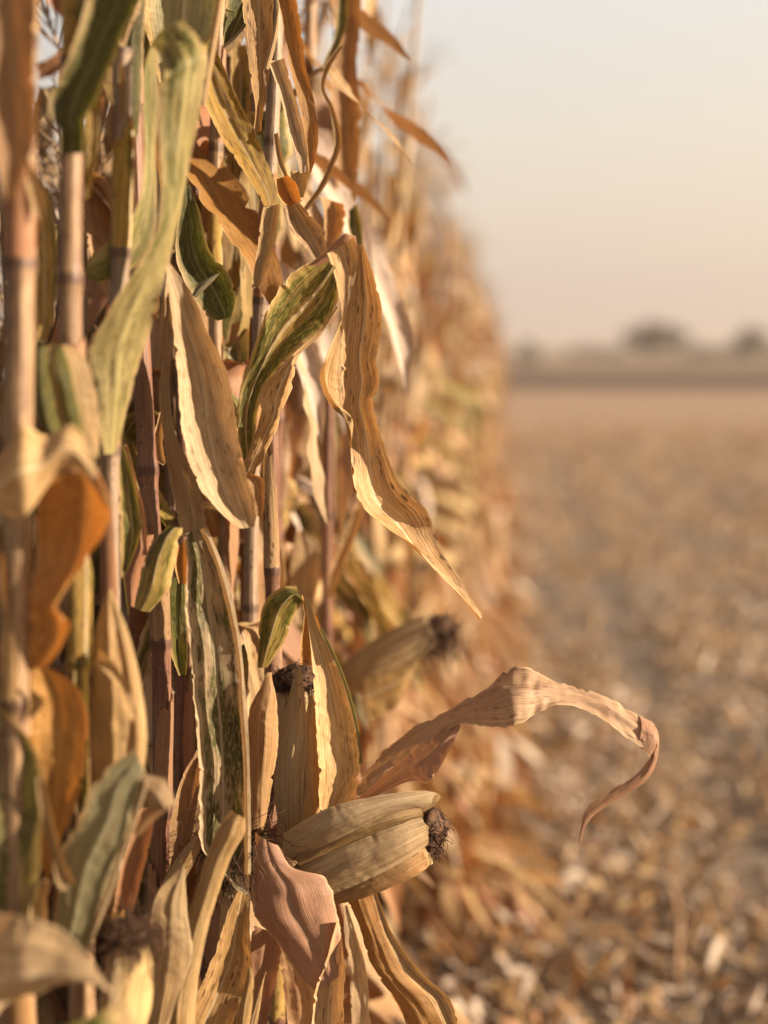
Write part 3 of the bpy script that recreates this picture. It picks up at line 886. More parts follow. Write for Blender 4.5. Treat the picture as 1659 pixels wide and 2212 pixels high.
# --- plant with the upper green blade
B = Hero(1.10, [(158, 30), (155, 265), (152, 500), (152, 745), (166, 1100), (170, 1400), (172, 1700)], 50, 'stalk_pink', 'straight stalk second from the left with a broad green blade rising from a reddish joint')
B.leaf(('leaf_green', [(127, 330, 183, 330), (127, 285, 184, 274), (112, 258, 184, 262), (106, 232, 200, 236), (112, 192, 222, 195), (138, 145, 243, 138), (162, 80, 276, 55), (186, 0, 308, -5), (206, -90, 338, -100)], dict(camber=-.22, ripple=.02)), D=1.07)
B.leaf(('leaf_russet', [(168, 55, 160, 130), (130, 108, 130, 152), (100, 128, 105, 168), (78, 138, 82, 172)], dict(camber=.35)), D=1.14)
B.leaf(('leaf_russet', [(96, -30, 150, -20), (104, 5, 140, 20), (118, 25, 142, 45)], dict(camber=.3)), D=1.14)
B.leaf(('husk_green', [(196, 990, 212, 988), (150, 945, 214, 955), (128, 890, 215, 905), (112, 820, 204, 835), (104, 765, 186, 775), (112, 742, 160, 748)], dict(rag=.008, camber=.32, ripple=.01, m=21)),
       ('leaf_green', [(150, 965, 190, 985), (86, 920, 150, 950), (70, 850, 128, 880), (68, 780, 112, 810), (72, 745, 108, 748)], dict(camber=.3, ripple=.02, D=1.09)),
       ('leaf_green', [(150, 940, 186, 960, -3), (128, 870, 178, 900, -3), (116, 800, 160, 820, -3), (112, 750, 140, 755, -2)], dict(camber=.2, ripple=.02)), D=1.06, name='husk')
B.leaf(('leaf_yellow', [(74, 440, 102, 400), (62, 520, 120, 500), (64, 600, 124, 590), (72, 680, 118, 680), (82, 740, 100, 740)]), D=1.22)
B.leaf(('leaf_yellow', [(188, 200, 214, 205), (184, 300, 214, 300), (182, 380, 206, 360), (186, 430, 196, 420)]), D=1.16)
B.leaf(('leaf_olive', [(160, 1425, 188, 1425), (158, 1520, 190, 1520), (160, 1620, 192, 1620), (164, 1760, 190, 1760)], dict(camber=.3)), D=1.075)
B.leaf(('husk_tan', [(194, 1740, 298, 1740), (192, 1600, 308, 1610), (194, 1470, 300, 1500), (203, 1380, 282, 1400), (220, 1310, 255, 1312), (234, 1270, 239, 1270)], dict(rag=.008, camber=.35, ripple=.01, m=23)),
       ('husk_tan', [(258, 1710, 308, 1690), (278, 1560, 317, 1590), (262, 1440, 302, 1465), (246, 1340, 272, 1352), (238, 1285, 243, 1288)], dict(rag=.008, camber=.25, ripple=.02, D=1.09)),
       ('husk_tan', [(196, 1440, 210, 1400, -1), (215, 1440, 240, 1425, -3), (250, 1480, 265, 1460, -3), (285, 1560, 300, 1540, -2)], dict(rag=.008, camber=.2, D=1.10)), D=1.12, name='husk', label='pale pointed husk standing beside the stalk')

# --- plant with the tall looped blade
Cc = Hero(1.22, [(264, 232), (262, 500), (250, 750), (237, 980), (239, 1290), (243, 1700)], 40, 'stalk_grey', 'stalk carrying the tall green blade that loops over near the top', top=1.57)
Cc.leaf(('leaf_gold', [(224, 982, 250, 978), (216, 940, 262, 935), (210, 880, 278, 870), (198, 815, 297, 795), (192, 755, 318, 730), (224, 690, 337, 660), (262, 625, 352, 600), (302, 565, 366, 552), (338, 500, 380, 488), (347, 420, 396, 418), (345, 330, 416, 318), (342, 240, 436, 215), (345, 185, 447, 140), (356, 165, 440, 98), (352, 130, 415, 62, 2, 1), (330, 105, 385, 46, 4, 3), (312, 150, 345, 100, 5, 5), (308, 235, 342, 205, 5, 5), (312, 330, 338, 320, 5, 5), (304, 425, 338, 425, 4, 4), (268, 500, 334, 505, 3, 3), (224, 532, 306, 565, 2, 2), (190, 572, 224, 612, 1, 1), (186, 592, 192, 606, 1, 1)], dict(tilt=0.7, camber=0.12, ripple=.03, rag=.02, n=230, m=19)), D=1.19, label='long green blade looping over and ending in a tan tip')
Cc.leaf(('leaf_green', [(268, 300, 300, 290), (256, 200, 306, 200), (262, 100, 310, 90), (280, 0, 316, 0), (290, -60, 322, -60)]), D=1.30)
Cc.leaf(('leaf_yellow', [(222, 150, 264, 135), (226, 195, 264, 200), (244, 240, 270, 245)]), D=1.31)
Cc.leaf(('leaf_russet', [(236, 228, 246, 224), (230, 262, 270, 252), (236, 300, 286, 296), (246, 380, 284, 380), (250, 460, 278, 460)], dict(camber=.3, rag=.09)), ('leaf_streaked', [(268, 240, 276, 238), (262, 270, 290, 268), (262, 330, 290, 330), (266, 400, 284, 400)], dict(camber=.3, rag=.09)), D=1.21, name='sheath')
Cc.leaf(('leaf_straw', [(255, 140, 266, 140), (258, 200, 272, 198), (262, 250, 270, 250)], dict(camber=.4)), D=1.19)
Cc.leaf(('leaf_olive', [(250, 960, 262, 955), (256, 1040, 286, 1020), (258, 1120, 304, 1110), (260, 1180, 306, 1150), (262, 1250, 276, 1230)], dict(camber=.2)), D=1.27)
Cc.leaf(('leaf_russet', [(270, 960, 276, 962), (284, 1050, 298, 1050), (300, 1120, 314, 1120), (306, 1200, 318, 1200)], dict(camber=.3)), D=1.30)
Cc.leaf(('leaf_greygreen', [(116, 2000, 184, 2066), (122, 1945, 204, 2012), (124, 1855, 244, 1908), (158, 1792, 266, 1842), (182, 1757, 286, 1787), (195, 1707, 312, 1702), (235, 1655, 318, 1688), (290, 1616, 312, 1662)], dict(camber=.10, ripple=.04, m=19)),
        ('leaf_bleached', [(178, 2070, 187, 2070, -.3), (198, 2010, 208, 2014, -.3), (238, 1905, 249, 1910, -.3), (261, 1838, 271, 1842, -.3), (281, 1785, 291, 1788, -.3), (306, 1702, 317, 1704, -.3), (312, 1680, 320, 1684, -.3)], dict(camber=.5, m=7, ripple=0)),
        ('leaf_streaked', [(306, 1668, 300, 1700), (335, 1676, 312, 1722), (362, 1690, 322, 1742), (381, 1736, 336, 1752)], dict(camber=.12, rag=.05, n=50)), ('leaf_orange', [(382, 1738, 322, 1740), (352, 1756, 312, 1752), (326, 1778, 302, 1768), (300, 1806, 288, 1800)], dict(camber=.15, n=50)), D=1.02, label='grey green blade with a torn pale margin and a folded tip')
Cc.leaf(('leaf_russet', [(300, 1750, 336, 1745), (276, 1830, 324, 1820), (256, 1900, 302, 1910), (244, 1970, 286, 1970)], dict(camber=.3)), D=1.20)
Cc.ear((268, 2260), (280, 2020), 54, 'husk_tan', D=1.04, n=200, silk_len=.045, silk_r=.95, droop=.35, label='pale ear with a brown silk tuft')
Cc.leaf(('husk_tan', [(205, 2260, 250, 2260), (215, 2160, 262, 2150), (235, 2090, 262, 2080), (250, 2070, 256, 2068)], dict(rag=.008, camber=.3)), D=1.0, name='husk')

# --- dark leaning stalk with the two husk pods
Dd = Hero(1.36, [(298, 560), (308, 820), (318, 1000), (327, 1150), (345, 1330), (350, 1690), (344, 2000)], 42, 'stalk_brown', 'dark brown speckled stalk with a green husk pod folded against its joint')
Dd.leaf(('leaf_olive', [(290, 1312, 322, 1322), (300, 1255, 364, 1275), (312, 1205, 377, 1215), (338, 1160, 390, 1160), (366, 1134, 394, 1140)], dict(camber=.4, ripple=.02)), D=1.31, name='husk')
Dd.leaf(('leaf_russet', [(276, 1300, 294, 1314), (270, 1240, 302, 1250), (286, 1185, 324, 1190), (302, 1155, 332, 1155)], dict(camber=.4, ripple=.02)), D=1.33, name='husk')
Dd.leaf(('leaf_green', [(362, 1255, 402, 1240), (360, 1330, 404, 1330), (366, 1400, 406, 1410), (386, 1460, 402, 1458)], dict(camber=.15)), D=1.42)
Dd.leaf(('leaf_bleached', [(358, 560, 366, 566), (364, 615, 412, 628), (374, 695, 444, 708), (381, 780, 483, 785), (386, 850, 503, 860), (395, 940, 516, 955), (415, 1010, 530, 1015), (440, 1065, 548, 1078), (480, 1110, 553, 1112), (516, 1140, 550, 1137)], dict(tilt=0.5, camber=0.34, ripple=.035, m=21)),
        ('leaf_orange', [(522, 1018, 545, 1024), (534, 1050, 570, 1038), (544, 1085, 571, 1090), (552, 1116, 566, 1116)], dict(camber=.2, D=1.36)), D=1.33, label='broad bleached leaf hanging point down')
Dd.leaf(('leaf_bleached', [(364, 585, 372, 640), (345, 700, 376, 720), (350, 780, 368, 790), (343, 850, 366, 850), (352, 940, 380, 940), (368, 1040, 414, 1010), (385, 1120, 438, 1080), (398, 1160, 446, 1140)], dict(camber=.25, ripple=.07, D=1.34)),
        ('leaf_mottled', [(398, 1155, 444, 1138), (407, 1230, 479, 1225), (400, 1300, 503, 1320), (411, 1400, 519, 1410), (418, 1490, 526, 1500), (424, 1570, 533, 1570), (430, 1660, 537, 1660), (431, 1760, 538, 1770), (438, 1835, 539, 1890), (502, 1905, 539, 1935)], dict(tilt=0.5, camber=0.24, ripple=.05, m=21)),
        ('leaf_bleached', [(440, 1140, 447, 1140, -.4), (477, 1228, 484, 1226, -.4), (501, 1322, 508, 1320, -.4), (517, 1412, 524, 1410, -.4), (530, 1570, 537, 1570, -.4), (534, 1660, 541, 1660, -.4), (535, 1770, 542, 1770, -.4), (536, 1890, 542, 1890, -.4)], dict(tilt=0.5, camber=0.5, m=7, ripple=0, rag=0)), D=1.33, label='long hanging leaf mottled tan and green')
Dd.leaf(('leaf_orange', [(425, 1620, 437, 1640), (390, 1690, 437, 1720), (366, 1790, 432, 1800), (360, 1880, 402, 1870), (370, 1950, 396, 1930)], dict(camber=.2)), D=1.42)
Dd.leaf(('leaf_orange', [(384, 1180, 402, 1165), (378, 1220, 404, 1215), (386, 1260, 402, 1262)], dict(camber=.4)), D=1.39)
Dd.leaf(('leaf_straw', [(345, 890, 358, 880), (332, 945, 352, 930), (336, 990, 356, 985), (352, 1005, 358, 1000)], dict(camber=.4)), D=1.37)

# --- pink lit stalk at the top centre
E = Hero(1.60, [(472, -60), (467, 300), (463, 530), (466, 760), (480, 1000), (490, 1330), (492, 1700)], 30, 'stalk_pink', 'thin pinkish stalk with a spotted yellow blade slanting across from its upper joint')
E.leaf(('leaf_yellow', [(430, 140, 462, 85), (440, 215, 502, 188), (480, 300, 549, 278), (530, 375, 582, 358), (562, 425, 598, 405), (572, 445, 600, 440)], dict(tilt=0.4, camber=0.2)),
       ('leaf_bleached', [(570, 445, 604, 440), (563, 480, 602, 470), (555, 540, 590, 530), (546, 600, 573, 595), (544, 624, 562, 616)], dict(camber=.3, ripple=.08)), D=1.40, label='yellow spotted blade with a grey folded tip')
E.leaf(('leaf_green', [(398, 395, 410, 400), (384, 470, 432, 460), (382, 560, 452, 540), (414, 640, 492, 590), (444, 682, 510, 640), (470, 693, 502, 682)], dict(camber=.18)),
       ('leaf_greygreen', [(414, 638, 424, 644, -1), (430, 612, 446, 622, -1), (464, 592, 474, 592, -1)], dict(camber=.3, n=30)), D=1.46, label='dark green blade with a rounded folded end')
E.leaf(('leaf_greygreen', [(380, 280, 430, 260), (330, 130, 440, 120), (312, 30, 472, 50), (310, -60, 490, -60)], dict(camber=-.15)), D=1.38)
E.leaf(('leaf_straw', [(434, 230, 446, 225), (444, 150, 460, 140), (458, 60, 476, 55), (474, -40, 492, -40)], dict(camber=.4)), D=1.30)
E.leaf(('leaf_green', [(482, 100, 490, 114), (482, 40, 532, 78), (490, 0, 578, 0), (500, -60, 642, -60)], dict(camber=-.2)), ('leaf_straw', [(482, 98, 490, 116, -.5), (505, 78, 518, 92, -.5), (540, 40, 552, 50, -.5), (574, -5, 584, 0, -.5)], dict(camber=.4, m=7)), D=1.50)
E.leaf(('leaf_yellow', [(500, 105, 532, 95), (497, 200, 542, 200), (494, 300, 538, 300), (480, 420, 542, 420), (470, 520, 536, 540), (474, 640, 520, 640)]), D=1.64)
E.leaf(('leaf_olive', [(530, 330, 592, 320), (520, 450, 602, 430), (514, 560, 592, 560), (500, 680, 572, 680), (480, 780, 542, 780), (490, 870, 530, 880)]), D=1.68)
E.leaf(('leaf_orange', [(440, 320, 462, 320), (436, 420, 462, 420), (438, 500, 460, 510), (446, 560, 458, 560)]), D=1.66)
E.leaf(('leaf_straw', [(500, 700, 530, 690), (488, 780, 508, 780), (478, 860, 492, 860)]), D=1.62)
E.leaf(('leaf_olive', [(470, 740, 500, 720), (480, 830, 515, 830), (495, 930, 522, 930)]), D=1.72)
E.leaf(('leaf_straw', [(470, 1130, 490, 1110), (470, 1200, 480, 1185), (462, 1180, 470, 1190)]), D=1.60)

# --- plant of the big folded leaf in focus
F = Hero(1.56, [(600, -60), (586, 300), (566, 600), (549, 900), (543, 1130), (540, 1450), (545, 1800)], 32, 'stalk_grey', 'greyish stalk bearing the big folded leaf that hangs far out over the field')
F.leaf(('leaf_olive', [(528, 1010, 548, 1030), (511, 920, 552, 935), (518, 850, 560, 875), (548, 755, 590, 815), (580, 665, 645, 755), (622, 602, 702, 712), (668, 567, 729, 650), (710, 545, 740, 590)], dict(camber=-.10, ripple=.03, m=19)),
       ('leaf_streaked', [(526, 1002, 546, 1031), (550, 935, 583, 960, -1, 0), (559, 890, 606, 902, -3, 0), (555, 850, 627, 852, -3, 0), (577, 818, 642, 792, -3, 0), (640, 758, 650, 765, -1, 0), (690, 715, 694, 722), (728, 660, 731, 668)], dict(camber=.12, ripple=.05, D=1.41)),
       ('leaf_russet', [(664, 574, 690, 574), (700, 545, 722, 560), (740, 508, 762, 550), (768, 506, 775, 545)], dict(camber=.35, D=1.39, n=50)),
       ('leaf_streaked', [(706, 548, 764, 512, 0, 0), (718, 575, 774, 558, 0, 0), (729, 620, 764, 610, 0, 0), (736, 660, 752, 656), (739, 698, 742, 694)], dict(camber=.25, D=1.36)),
       ('leaf_streaked', [(772, 528, 784, 528, 2, 0), (758, 580, 804, 585, 2, 0), (748, 640, 823, 655, 2, 0), (739, 700, 824, 720, 2, 0), (736, 770, 812, 775, 2, 0), (738, 820, 820, 830, 2, 0), (741, 880, 806, 872, 2, 0), (752, 930, 821, 930, 2, 0), (760, 1000, 838, 985, 1, 0), (768, 1070, 872, 1055, 0, 1), (800, 1108, 925, 1110, 0, 1), (870, 1160, 952, 1175, 0, 1), (945, 1235, 990, 1240), (995, 1288, 1018, 1290), (1038, 1335, 1044, 1332)], dict(tilt=0.7, camber=0.24, ripple=.06, rag=.035, n=190, m=21, D=1.40)),
       ('leaf_straw', [(738, 690, 742, 702), (711, 765, 738, 780, -2, 0), (702, 805, 739, 830, -3, 0), (717, 855, 743, 880, -2, 0), (742, 900, 755, 935), (756, 962, 761, 972)], dict(camber=.3, D=1.39)),
       ('leaf_orange', [(714, 850, 742, 885), (745, 900, 757, 935), (756, 960, 763, 1000), (763, 1060, 771, 1065)], dict(camber=.3, D=1.42)), D=1.44, label='big tan leaf rising green, folding over and hanging to a point')  # orange ribbon puts the shade under the flap into its colour
F.leaf(('leaf_streaked', [(520, -40, 592, -40), (527, 50, 590, 40), (535, 120, 587, 110), (545, 190, 576, 200), (552, 240, 566, 260), (546, 288, 565, 282)], dict(camber=.22)), D=1.47)
F.leaf(('leaf_orange', [(590, -40, 637, -30), (612, 60, 650, 60), (625, 140, 662, 150), (645, 220, 680, 220), (657, 290, 688, 285), (663, 340, 682, 340), (668, 374, 672, 374)], dict(camber=.2)), D=1.52)
F.leaf(('leaf_bleached', [(578, 130, 614, 125), (600, 190, 632, 190), (618, 260, 652, 260), (638, 330, 664, 330), (648, 374, 660, 372)], dict(camber=.25)), D=1.45)
F.leaf(('leaf_straw', [(568, 150, 582, 150), (588, 75, 600, 78), (600, 15, 603, 20)], dict(camber=.4)), D=1.45)
F.leaf(('leaf_olive', [(546, 560, 582, 560), (530, 640, 577, 640), (520, 720, 562, 720), (515, 800, 546, 800), (510, 880, 530, 880)]), D=1.62)
F.leaf(('leaf_streaked', [(612, 440, 642, 434), (630, 500, 692, 488), (664, 540, 704, 528), (690, 572, 708, 556)], dict(camber=.25)), D=1.50)
F.leaf(('leaf_orange', [(594, 385, 622, 378), (598, 420, 642, 400), (622, 444, 650, 432), (640, 440, 655, 430)], dict(camber=.45)), D=1.48)
F.leaf(('leaf_bleached', [(624, 370, 662, 364), (627, 400, 662, 400), (634, 428, 656, 426)], dict(camber=.4)), D=1.52)
F.leaf(('leaf_straw', [(590, 290, 600, 285), (600, 350, 612, 345), (616, 385, 622, 380)], dict(camber=.4)), D=1.50)
F.leaf(('leaf_olive', [(556, 1442, 577, 1442), (560, 1350, 612, 1390), (575, 1295, 637, 1330), (610, 1268, 657, 1300), (640, 1266, 668, 1318)], dict(camber=.2)),
       ('leaf_orange', [(652, 1285, 664, 1300), (656, 1340, 690, 1350), (648, 1400, 690, 1410), (650, 1440, 676, 1440)], dict(camber=.3, D=1.47)),
       ('leaf_bleached', [(655, 1283, 668, 1290), (664, 1330, 690, 1362), (671, 1400, 712, 1403), (677, 1480, 743, 1478), (683, 1570, 767, 1568), (688, 1660, 777, 1650), (690, 1730, 766, 1712), (690, 1792, 716, 1782)], dict(tilt=0.4, camber=0.24, ripple=.05, m=19, D=1.42)),
       ('leaf_greygreen', [(690, 1360, 696, 1358, -.4), (711, 1405, 719, 1402, -.4), (742, 1480, 750, 1477, -.4), (766, 1570, 774, 1568, -.4), (775, 1650, 784, 1650, -.4)], dict(camber=.4, m=7, ripple=0)), D=1.46, label='arched leaf, dark green behind and bleached in front')
F.leaf(('leaf_straw', [(548, 1130, 560, 1122), (560, 1180, 607, 1190), (578, 1240, 617, 1270), (600, 1300, 615, 1310)]), D=1.62)

# --- ears and husks in the lower middle
H = Hero(1.50, [(588, 1250), (590, 1500), (592, 1900), (598, 2212)], 34, 'stalk_brown', 'plant with the thick husked ear that juts out towards the field in sharp focus', top=1.30)
H.ear((628, 1918), (924, 1796), 71, 'husk_green', D=1.40, n=260, blunt=.9, silk_len=.017, silk_r=.84, droop=.9, label='thick husked ear pointing right with dark silk', axis=(0.8, -.1, -.25))
H.leaf(('husk_green', [(612, 1800, 640, 1860), (700, 1748, 740, 1815, -2), (800, 1722, 850, 1760, -2), (900, 1708, 930, 1740, -1), (940, 1712, 948, 1722)], dict(rag=.008, camber=.3, ripple=.02)), D=1.37, name='husk')
H.leaf(('husk_tan', [(700, 1940, 725, 1955), (780, 1885, 800, 1930, -1), (860, 1840, 890, 1890, -1), (915, 1825, 925, 1868)], dict(rag=.008, camber=.3, ripple=.02)), D=1.37, name='husk')
H.leaf(('husk_tan', [(640, 1880, 690, 1945), (740, 1830, 780, 1905, -1), (840, 1790, 880, 1855, -1), (912, 1765, 925, 1825)], dict(rag=.008, camber=.25, ripple=.02)), D=1.362, name='husk')
H.leaf(('leaf_orange', [(690, 1945, 715, 1958), (780, 1905, 800, 1935, -1), (860, 1866, 890, 1896, -1), (912, 1838, 925, 1872)], dict(camber=.2, ripple=.03, rag=.02)), D=1.362, name='husk')
H.leaf(('husk_tan', [(640, 1850, 650, 1872), (740, 1790, 752, 1822, -1), (840, 1752, 850, 1782, -1), (905, 1742, 915, 1765)], dict(camber=.3, ripple=.02, rag=.02)), D=1.358, name='husk')
H.leaf(('leaf_straw', [(860, 1732, 870, 1775), (905, 1722, 912, 1756), (936, 1716, 940, 1738), (950, 1716, 952, 1724)], dict(camber=.2, n=40, ripple=.03)),
       ('leaf_straw', [(860, 1775, 865, 1825), (905, 1772, 908, 1815), (926, 1785, 926, 1802)], dict(camber=.2, n=40, rag=.08, ripple=.03)), D=1.36, name='husk')
H.leaf(('leaf_orange', [(545, 1845, 552, 1845), (543, 1790, 572, 1785), (536, 1700, 588, 1690), (535, 1600, 601, 1610), (540, 1530, 600, 1550), (562, 1485, 596, 1500), (578, 1452, 584, 1452)], dict(tilt=0.4, camber=0.3, m=21)), D=1.38, name='husk', label='orange pointed husk')
H.ear((640, 1840), (640, 1468), 52, 'husk_tan', D=1.46, n=200, silk_len=.03, silk_r=1.0, droop=.9)
H.leaf(('husk_tan', [(600, 1830, 660, 1830), (598, 1700, 655, 1700), (606, 1600, 664, 1590), (625, 1500, 655, 1480), (640, 1440, 648, 1436)], dict(rag=.008, camber=.25, ripple=.02)), D=1.43, name='husk')
H.leaf(('husk_tan', [(640, 1830, 690, 1830), (650, 1700, 692, 1690), (655, 1590, 686, 1580), (668, 1500, 682, 1500)], dict(rag=.008, camber=.25, ripple=.02)), D=1.435, name='husk')
H.leaf(('leaf_russet', [(552, 1798, 600, 1826), (547, 1850, 632, 1872), (545, 1920, 700, 1895), (552, 1985, 722, 1945), (600, 2035, 734, 2010), (640, 2100, 740, 2060), (680, 2140, 742, 2100)], dict(camber=-.16, ripple=.05, m=21)),
       ('leaf_streaked', [(728, 1985, 741, 2060, 0, 0), (700, 2090, 745, 2100), (684, 2130, 742, 2150), (676, 2180, 742, 2190), (672, 2260, 738, 2260)], dict(camber=.35, D=1.33)), D=1.34, label='salmon brown leaf folded over below the ear')
H.leaf(('leaf_russet', [(768, 1730, 776, 1736, 0, 0), (842, 1665, 880, 1690, 0, -2), (895, 1620, 925, 1692, 0, -3), (935, 1592, 955, 1660, 0, -3), (970, 1568, 980, 1610, 0, -2), (990, 1558, 994, 1568)], dict(camber=.12, ripple=.02, rag=.03)),
       ('leaf_dusky', [(800, 1650, 775, 1732, 4, 0), (880, 1585, 890, 1628, 4, 0), (1000, 1515, 985, 1566, 3, -1), (1055, 1478, 1060, 1562, 2, -3), (1115, 1446, 1112, 1564, 1, -4), (1160, 1462, 1155, 1545, 1, -3), (1205, 1478, 1196, 1530, 1, -2), (1255, 1487, 1247, 1532, 1, -1), (1305, 1503, 1297, 1553, 1, -1), (1350, 1526, 1345, 1592, 1, -1), (1392, 1552, 1396, 1621, 1, -1)], dict(camber=.14, ripple=.07, crinkle=.10, n=210, m=19, rag=.05)),
       ('leaf_russet', [(1380, 1545, 1376, 1612, 1, -1), (1408, 1562, 1400, 1632, 1, -1), (1423, 1590, 1404, 1640, 0, 0), (1418, 1648, 1400, 1642), (1392, 1690, 1374, 1672), (1330, 1730, 1318, 1706), (1278, 1765, 1268, 1742), (1262, 1792, 1255, 1786), (1252, 1826, 1250, 1826)], dict(camber=.2, ripple=.06, n=110)), D=1.45, label='brown leaf arching far out over the field and curling at its tip')
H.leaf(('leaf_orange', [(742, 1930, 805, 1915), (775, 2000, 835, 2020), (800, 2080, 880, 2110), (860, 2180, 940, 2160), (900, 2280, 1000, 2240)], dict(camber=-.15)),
       ('leaf_bleached', [(800, 1920, 810, 1918), (834, 2025, 850, 2020), (878, 2105, 910, 2100), (930, 2160, 968, 2155), (965, 2230, 992, 2215), (990, 2290, 1005, 2280)], dict(camber=.2, D=1.36)), D=1.40, label='leaf at the bottom, brown in shade with a bright lit margin')  # shaded side and lit margin painted as a browner and a paler ribbon
H.leaf(('leaf_bleached', [(742, 1960, 750, 1955), (745, 2030, 770, 2020), (755, 2100, 790, 2090), (760, 2200, 800, 2200), (765, 2280, 800, 2280)]), D=1.47)
H.leaf(('leaf_orange', [(600, 2040, 650, 2060), (610, 2120, 680, 2130), (620, 2200, 690, 2200), (630, 2290, 690, 2290)]), D=1.44)
H.leaf(('leaf_russet', [(548, 2000, 610, 2030), (530, 2100, 600, 2110), (525, 2200, 580, 2200), (520, 2290, 570, 2290)]), D=1.42)
H.leaf(('leaf_streaked', [(500, 2290, 545, 2290), (530, 2210, 560, 2190), (560, 2130, 570, 2120), (572, 2100, 576, 2098)]), D=1.38)

# --- husks crowding the bottom left of the middle
I = Hero(1.36, [(462, 1900), (458, 2000), (454, 2100), (450, 2212)], 34, 'stalk_brown', 'low husks and dangling silk crowding the foot of the stalks beside the salmon leaf', top=.87)
I.ear((475, 2120), (517, 1815), 36, 'husk_tan', D=1.37, n=420, silk_len=.068, silk_r=.62, droop=.9, axis=(0, -.5, -1))
I.leaf(('husk_tan', [(340, 2280, 420, 2280), (352, 2160, 424, 2150), (392, 2020, 446, 2020), (425, 1920, 472, 1930), (446, 1850, 500, 1850), (468, 1795, 528, 1800), (500, 1748, 530, 1766)], dict(rag=.008, camber=.2)), D=1.25, name='husk')
I.leaf(('husk_tan', [(318, 2280, 345, 2280), (322, 2160, 385, 2150), (326, 2020, 416, 2060), (340, 1930, 405, 1970), (380, 1885, 400, 1900), (394, 1868, 398, 1868)], dict(rag=.008, camber=.2)), D=1.22, name='husk', label='tan husk with a thin pointed tip')
I.leaf(('leaf_orange', [(424, 2060, 470, 2040), (430, 1980, 500, 1970), (440, 1900, 500, 1900), (470, 1850, 495, 1850)]), D=1.36)
I.leaf(('leaf_streaked', [(515, 1925, 541, 1940), (490, 1990, 540, 2030), (465, 2060, 543, 2100), (425, 2150, 520, 2170), (395, 2215, 500, 2215), (370, 2290, 480, 2290)], dict(tilt=0.5, camber=0.22, m=19)), D=1.31, label='streaked tan leaf running down to the lower edge')
I.leaf(('leaf_straw', [(505, 2290, 530, 2290), (510, 2200, 545, 2170), (528, 2130, 548, 2110), (536, 2090, 541, 2088)]), D=1.29)
I.leaf(('leaf_orange', [(360, 1960, 380, 1930), (372, 1880, 420, 1850), (395, 1790, 440, 1770), (425, 1700, 440, 1690)]), D=1.40)
I.leaf(('husk_tan', [(330, 1960, 360, 1980), (360, 1890, 400, 1900), (400, 1830, 430, 1840), (430, 1800, 440, 1800)]), D=1.33, name='husk')

# --- thin stalks behind
G = Hero(2.05, [(668, 100), (655, 600), (645, 820), (634, 1240), (625, 1700)], 27, 'stalk_pink', 'soft stalk behind the folded leaf, tall orange leaf above and grey husked ear below')
G.leaf(('leaf_orange', [(700, -40, 780, -40), (728, 60, 778, 60), (716, 130, 770, 130), (716, 220, 778, 220), (724, 320, 776, 330), (726, 400, 770, 410), (722, 475, 758, 480)], dict(camber=.2, ripple=.02)), D=1.85, label='tall smooth orange leaf')
G.leaf(('leaf_olive', [(735, -40, 754, -40), (728, 30, 750, 40), (722, 80, 737, 90), (710, 112, 722, 122), (690, 155, 702, 155)], dict(camber=.3)), D=1.75)
G.leaf(('leaf_straw', [(735, 95, 742, 98), (704, 140, 712, 150), (693, 190, 702, 190), (714, 240, 722, 235), (724, 300, 738, 300), (711, 350, 726, 350), (688, 400, 704, 400), (654, 450, 668, 450), (628, 490, 634, 492)], dict(camber=.4)), D=1.6)
G.leaf(('leaf_orange', [(690, 420, 742, 440), (700, 460, 747, 470), (700, 520, 727, 530)], dict(camber=.4)), D=1.65)
G.leaf(('leaf_olive', [(752, 455, 770, 440), (752, 490, 782, 490), (762, 530, 784, 540)], dict(camber=.3)), D=1.7)
G.leaf(('leaf_straw', [(640, 1150, 662, 1145), (630, 1210, 690, 1185), (625, 1290, 688, 1260), (640, 1350, 667, 1350)]), D=1.85)
G.leaf(('leaf_streaked', [(770, 1090, 786, 1098), (745, 1160, 765, 1170), (715, 1230, 735, 1240), (706, 1290, 716, 1295)], dict(camber=.4)), D=1.9)
G.leaf(('leaf_straw', [(690, 850, 700, 835), (665, 920, 710, 900), (655, 1000, 700, 980), (670, 1060, 690, 1060)]), D=2.0)
G.leaf(('leaf_olive', [(720, 920, 735, 930), (735, 1000, 760, 1000), (720, 1080, 745, 1070)]), D=2.1)
G.ear((725, 1490), (945, 1355), 48, 'husk_tan', D=1.95, n=220, silk_len=.062, silk_r=.8, droop=.9, label='grey husked ear out of focus pointing right', axis=(.35, 0, -.7))
G.leaf(('leaf_straw', [(780, 1440, 800, 1560), (850, 1420, 860, 1520), (900, 1400, 890, 1460), (930, 1370, 920, 1400)], dict(camber=.2)), D=1.93, name='husk')
J = Hero(1.80, [(608, 700), (600, 900), (590, 1150), (592, 1500), (596, 1800)], 26, 'stalk_brown', 'dark thin stalk just right of the pale husk, half hidden behind the folded leaf', top=1.4)
J.leaf(('leaf_straw', [(560, 1120, 580, 1110), (556, 1050, 585, 1040), (565, 980, 590, 975), (580, 930, 590, 925)]), D=1.84)
J.leaf(('leaf_orange', [(600, 1100, 640, 1110), (590, 1200, 640, 1210), (600, 1290, 630, 1300)]), D=1.95)
K = Hero(1.55, [(395, 1100), (393, 1300), (392, 1480), (390, 1700), (388, 1950)], 32, 'stalk_brown', 'dark spotted stalk close behind the mottled hanging leaf', top=1.35)
K.leaf(('leaf_russet', [(400, 1500, 415, 1490), (395, 1600, 420, 1600), (400, 1700, 420, 1720)]), D=1.53)
K.leaf(('leaf_olive', [(515, 1400, 528, 1390), (520, 1440, 537, 1430), (522, 1480, 535, 1490)]), D=1.5)

